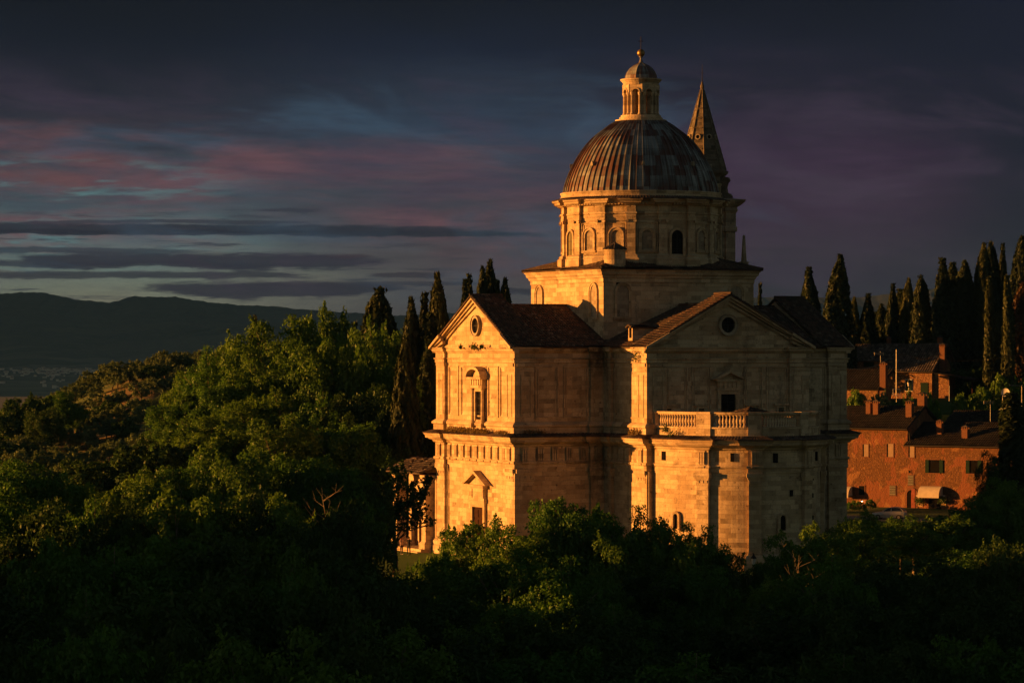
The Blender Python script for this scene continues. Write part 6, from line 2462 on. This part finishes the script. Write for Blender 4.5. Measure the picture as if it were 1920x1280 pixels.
# ================================================================== CAR
def make_car(px, depth, rz, label):
    x = at(px, depth)
    r_ = empty('parked_car', (x, depth, ground_z(x, depth) + .06), rz, label, 'car')
    Lc = 4.1
    st = [(-2.05, .42, .72, .70, .80), (-1.95, .30, .82, .78, .84), (-1.2, .25, .92, .9, .86), (-.75, .25, 1.0, 1.0, .87), (0.0, .25, 1.02, 1.46, .87), (.9, .25, 1.04, 1.5, .87), (1.6, .27, 1.04, 1.38, .86), (1.98, .32, 1.02, 1.05, .82), (2.06, .45, .9, .9, .78)]
    # lower body
    mb = MB()
    vs, fs = [], []
    for (xx, zb, zs, zt, hw_) in st:
        vs += [(xx, -hw_, zb), (xx, -hw_ - .02, (zb + zs) / 2), (xx, -hw_ + .04, zs), (xx, hw_ - .04, zs), (xx, hw_ + .02, (zb + zs) / 2), (xx, hw_, zb)]
    for i in range(len(st) - 1):
        for j in range(6):
            j2 = (j + 1) % 6
            fs.append((i * 6 + j, i * 6 + j2, (i + 1) * 6 + j2, (i + 1) * 6 + j))
    fs.append(tuple(range(6)))
    fs.append(tuple(range((len(st) - 1) * 6, len(st) * 6)))
    mb.add(vs, fs)
    # roof panel
    rp = [(-.2, 1.34), (.15, 1.46), (.9, 1.5), (1.45, 1.42)]
    vs = []
    for xx, zz in rp:
        vs += [(xx, -.6, zz), (xx, .6, zz)]
    mb.add(vs, [(2 * i, 2 * i + 1, 2 * i + 3, 2 * i + 2) for i in range(3)])
    for s_ in (-1, 1):
        for a, b in (((-.78, .83, 1.0), (-.2, .6, 1.34)), ((.35, .83, 1.02), (.35, .62, 1.47)), ((1.9, .8, 1.03), (1.45, .6, 1.42))):
            mb.tube([(a[0], s_ * a[1], a[2]), (b[0], s_ * b[1], b[2])], .045, 5)
        mb.tube([(-.2, s_ * .6, 1.34), (.15, s_ * .62, 1.46), (.9, s_ * .62, 1.5), (1.45, s_ * .6, 1.42)], .04, 5)
        mb.box(-.75, -.55, s_ * .86 + (-.16 if s_ < 0 else 0), s_ * .86 + (.16 if s_ > 0 else 0), 1.0, 1.13)
    mb.build('body', 'carpaint', r_)
    mb = MB()
    g = [(-.8, .82, 1.0, .1), (-.2, .6, 1.335, .0), (.15, .61, 1.45, 0), (.9, .61, 1.49, 0), (1.45, .59, 1.41, 0), (1.92, .8, 1.03, 0)]
    vs = []
    for xx, hw_, zz, _ in g:
        vs += [(xx, -hw_ + .01, zz - .01), (xx, hw_ - .01, zz - .01)]
    base_ = [(-.8, .82), (1.92, .8)]
    mb.add(vs, [(0, 1, 3, 2), (8, 9, 11, 10)])
    for s_ in (-1, 1):
        pts_ = [(xx, s_ * (hw_ - .01), zz - .01) for xx, hw_, zz, _ in g]
        mb.add(pts_, [tuple(range(6))])
    mb.build('window', 'glass', r_)
    for xx in (-1.3, 1.3):
        for s_ in (-1, 1):
            mb = MB()
            k = 16
            vs = []
            for yy in (s_ * .7, s_ * .9):
                vs += [(xx + .31 * math.cos(2 * PI * i / k), yy, .31 + .31 * math.sin(2 * PI * i / k)) for i in range(k)]
            mb.add(vs, [(i, (i + 1) % k, k + (i + 1) % k, k + i) for i in range(k)] + [tuple(range(k)), tuple(range(2 * k - 1, k - 1, -1))])
            wh = mb.build('wheel', 'tyre', r_)
            mb = MB()
            yy = s_ * .905
            mb.add([(xx + .19 * math.cos(2 * PI * i / k), yy, .31 + .19 * math.sin(2 * PI * i / k)) for i in range(k)], [tuple(range(k))])
            mb.build('rim', 'steel', wh)
    for s_ in (-1, 1):
        mb = MB()
        mb.lathe([(.02, 0), (.12, .03), (.13, .08)], 10)
        o = mb.build('headlight', 'whitepaint', r_)
        o.rotation_euler = (0, R(-80), 0)
        o.location = (-1.99, s_ * .58, .66)
    mb = MB()
    mb.box(-2.09, -2.04, -.5, .5, .4, .55)
    mb.build('grille', 'dark', r_)
    return r_


make_car(1668, 413, R(-18), 'silver hatchback parked before the arched door of the orange house')


# ================================================================== PEOPLE
def person(px, depth, rz, pose, mats, label, h=1.7):
    x = at(px, depth)
    root = empty('person', (x, depth, ground_z(x, depth)), rz, label, 'person')
    s_ = h / 1.72
    V = [(0, 0, .95), (0, 0, 1.12), (0, 0, 1.33), (0, 0, 1.46), (0, -.01, 1.53), (0, -.02, 1.60), (0, -.02, 1.69)]
    Rr = [.135, .115, .15, .085, .05, .082, .06]
    Ed = [(i, i + 1) for i in range(6)]

    def chain(start, pts):
        prev = start
        for p, r in pts:
            V.append(p)
            Rr.append(r)
            Ed.append((prev, len(V) - 1))
            prev = len(V) - 1
        return prev
    for q in (-1, 1):
        st = pose['stride'] * q
        chain(0, [((q * .09, 0, .88), .10), ((q * .10, st * .4, .50), .062), ((q * .10, st, .09), .042), ((q * .11, st - .06, .04), .04), ((q * .12, st - .17, .03), .032)])
        ar_ = pose['arms'][0 if q < 0 else 1]
        hnd = chain(3, [((q * .16, 0, 1.43), .062), ((q * ar_[0][0], ar_[0][1], ar_[0][2]), .042), ((q * ar_[1][0], ar_[1][1], ar_[1][2]), .030), ((q * ar_[1][0], ar_[1][1] - .02, ar_[1][2] - .07), .032)])
        hp = V[hnd]
        for fi in range(4):
            chain(hnd, [((hp[0] + (fi - 1.5) * .02, hp[1] - .015, hp[2] - .05), .009), ((hp[0] + (fi - 1.5) * .022, hp[1] - .03, hp[2] - .09 + abs(fi - 1.3) * .01), .008)])
        chain(hnd, [((hp[0] - q * .04, hp[1] - .03, hp[2] - .01), .010), ((hp[0] - q * .05, hp[1] - .05, hp[2] - .04), .009)])
    me = bpy.data.meshes.new('body')
    me.from_pydata([Vector(v) * s_ for v in V], Ed, [])
    o = bpy.data.objects.new('body', me)
    col.objects.link(o)
    o.parent = root
    md = o.modifiers.new('skin', 'SKIN')
    me.skin_vertices.new() if not me.skin_vertices else None
    for i, r in enumerate(Rr):
        me.skin_vertices[0].data[i].radius = (r * s_, r * s_ * (.8 if i < 4 else 1))
    me.skin_vertices[0].data[0].use_root = True
    sb = o.modifiers.new('sub', 'SUBSURF')
    sb.levels = 1
    sb.render_levels = 2
    # clothing zones by height
    m = new_mat('person_surface')
    z = sep(coord('Object'))[2]
    xx = sep(coord('Object'))[0]
    arm_out = S.op('ABSOLUTE', xx).step(.19, .21)
    cc = mix(z.step(.93 * s_, .95 * s_), mats[1], mats[0])
    cc = mix(z.step(1.47 * s_, 1.49 * s_), cc, (.42, .24, .16, 1))
    cc = mix((arm_out * z.step(1.28, 1.26)).cl(), cc, (.42, .24, .16, 1))
    cc = mix(z.step(.09, .07), cc, mats[2])
    finish(cc, .85)
    me.materials.append(m)
    # hair
    mb = MB()
    hz = 1.64 * s_
    mb.lathe([(.02, hz + .12), (.06, hz + .11), (.095, hz + .05), (.1, hz - .02), (.095, hz - .08 - pose['hair']), (.04, hz - .1 - pose['hair'])], 12, (0, .015), close=True)
    mb.build('hair', pose['hairmat'], root, True)
    # face: nose, eyes, mouth, ears
    mb = MB()
    mb.lathe([(.002, hz + .02), (.012, hz - .02), (.016, hz - .035), (.002, hz - .045)], 6, (0, -.105 * s_))
    for q in (-1, 1):
        mb.lathe([(.002, hz - .005), (.012, hz + .004), (.002, hz + .013)], 6, (q * .03, -.09 * s_))
        mb.lathe([(.002, hz - .03), (.02, hz - .01), (.02, hz + .02), (.002, hz + .03)], 6, (q * .085, -.01))
    mb.box(-.022, .022, -.1 * s_, -.085 * s_, hz - .066, hz - .058)
    mb.build('face', 'skin', root)
    return root


person(753, 318, R(30), dict(stride=.05, arms=[((.2, -.03, 1.18), (.19, -.16, 1.05)), ((.21, .02, 1.16), (.2, -.05, .92))], hair=.1, hairmat='hair_red'),
       ((.5, .33, .26, 1), (.07, .05, .06, 1), (.35, .3, .28, 1)), 'woman with reddish hair and pale top standing at the portico, left of the two', 1.66)
person(766.5, 317, R(150), dict(stride=.08, arms=[((.25, -.02, 1.2), (.22, -.12, 1.0)), ((.25, -.02, 1.2), (.22, -.14, 1.02))], hair=.0, hairmat='hair_dark'),
       ((.014, .014, .018, 1), (.02, .02, .024, 1), (.3, .26, .22, 1)), 'person in black clothes standing at the portico, right of the two', 1.78)

# ================================================================== FAR TOWN
hrnd = random.Random(21)
tm_ = []
M['town_wall'] = plain_mat('town_wall', (.62, .52, .46), .95, .2, .1)
M['town_roof'] = plain_mat('town_roof', (.18, .09, .06), .95, .2, .1)
for i in range(5):
    w_, d_, h_ = [(11, 9, 6), (16, 10, 8), (9, 9, 9), (22, 12, 7), (13, 11, 11)][i]
    mb = MB()
    mb.box(-w_ / 2, w_ / 2, -d_ / 2, d_ / 2, -2, h_)
    wl = mb
    mb2 = MB()
    mb2.fprism(((0, 0), (1, 0), (0, -1)), [(-w_ / 2 - .5, h_), (w_ / 2 + .5, h_), (0, h_ + 2.5)], -d_ / 2 - .5, d_ / 2 + .5)
    o1, o2 = wl.build('wall', 'town_wall'), mb2.build('roof', 'town_roof')
    tm_.append((o1.data, o2.data))
    bpy.data.objects.remove(o1)
    bpy.data.objects.remove(o2)
for i in range(230):
    depth = 8430 - abs(hrnd.gauss(0, 1)) * 600 - (hrnd.uniform(0, 1500) if i % 4 == 0 else 0)
    px = hrnd.gauss(110, 55) if i % 3 else hrnd.uniform(-10, 350)
    x = at(px, depth)
    o = empty('town_house', (x, depth, ground_z(x, depth)), hrnd.uniform(-.9, .9), 'tiny pale house of the distant town in the valley', 'house', 'houses of the distant town')
    a, b = hrnd.choice(tm_)
    s_ = hrnd.uniform(.30, .6)
    o.scale = (s_, s_, s_)
    for nm, me in (('wall', a), ('roof', b)):
        c_ = bpy.data.objects.new(nm, me)
        col.objects.link(c_)
        c_.parent = o

# ================================================================== HAZE
mb = MB()
mb.box(-4200, 3700, -40, 15200, -90, 300)
hz = mb.build('haze', 'dark')
m = bpy.data.materials.new('haze_air')
m.use_nodes = True
nt = m.node_tree
nt.nodes.clear()
pv = nt.nodes.new('ShaderNodeVolumePrincipled')
pv.inputs['Color'].default_value = (.07, .21, .62, 1)
pv.inputs['Density'].default_value = .000032
pv.inputs['Anisotropy'].default_value = 0.0
oo = nt.nodes.new('ShaderNodeOutputMaterial')
nt.links.new(pv.outputs[0], oo.inputs['Volume'])
hz.data.materials[0] = m
tag(hz, 'thin evening haze over the valley', None, None, 'stuff')
print('objects', len(bpy.data.objects))
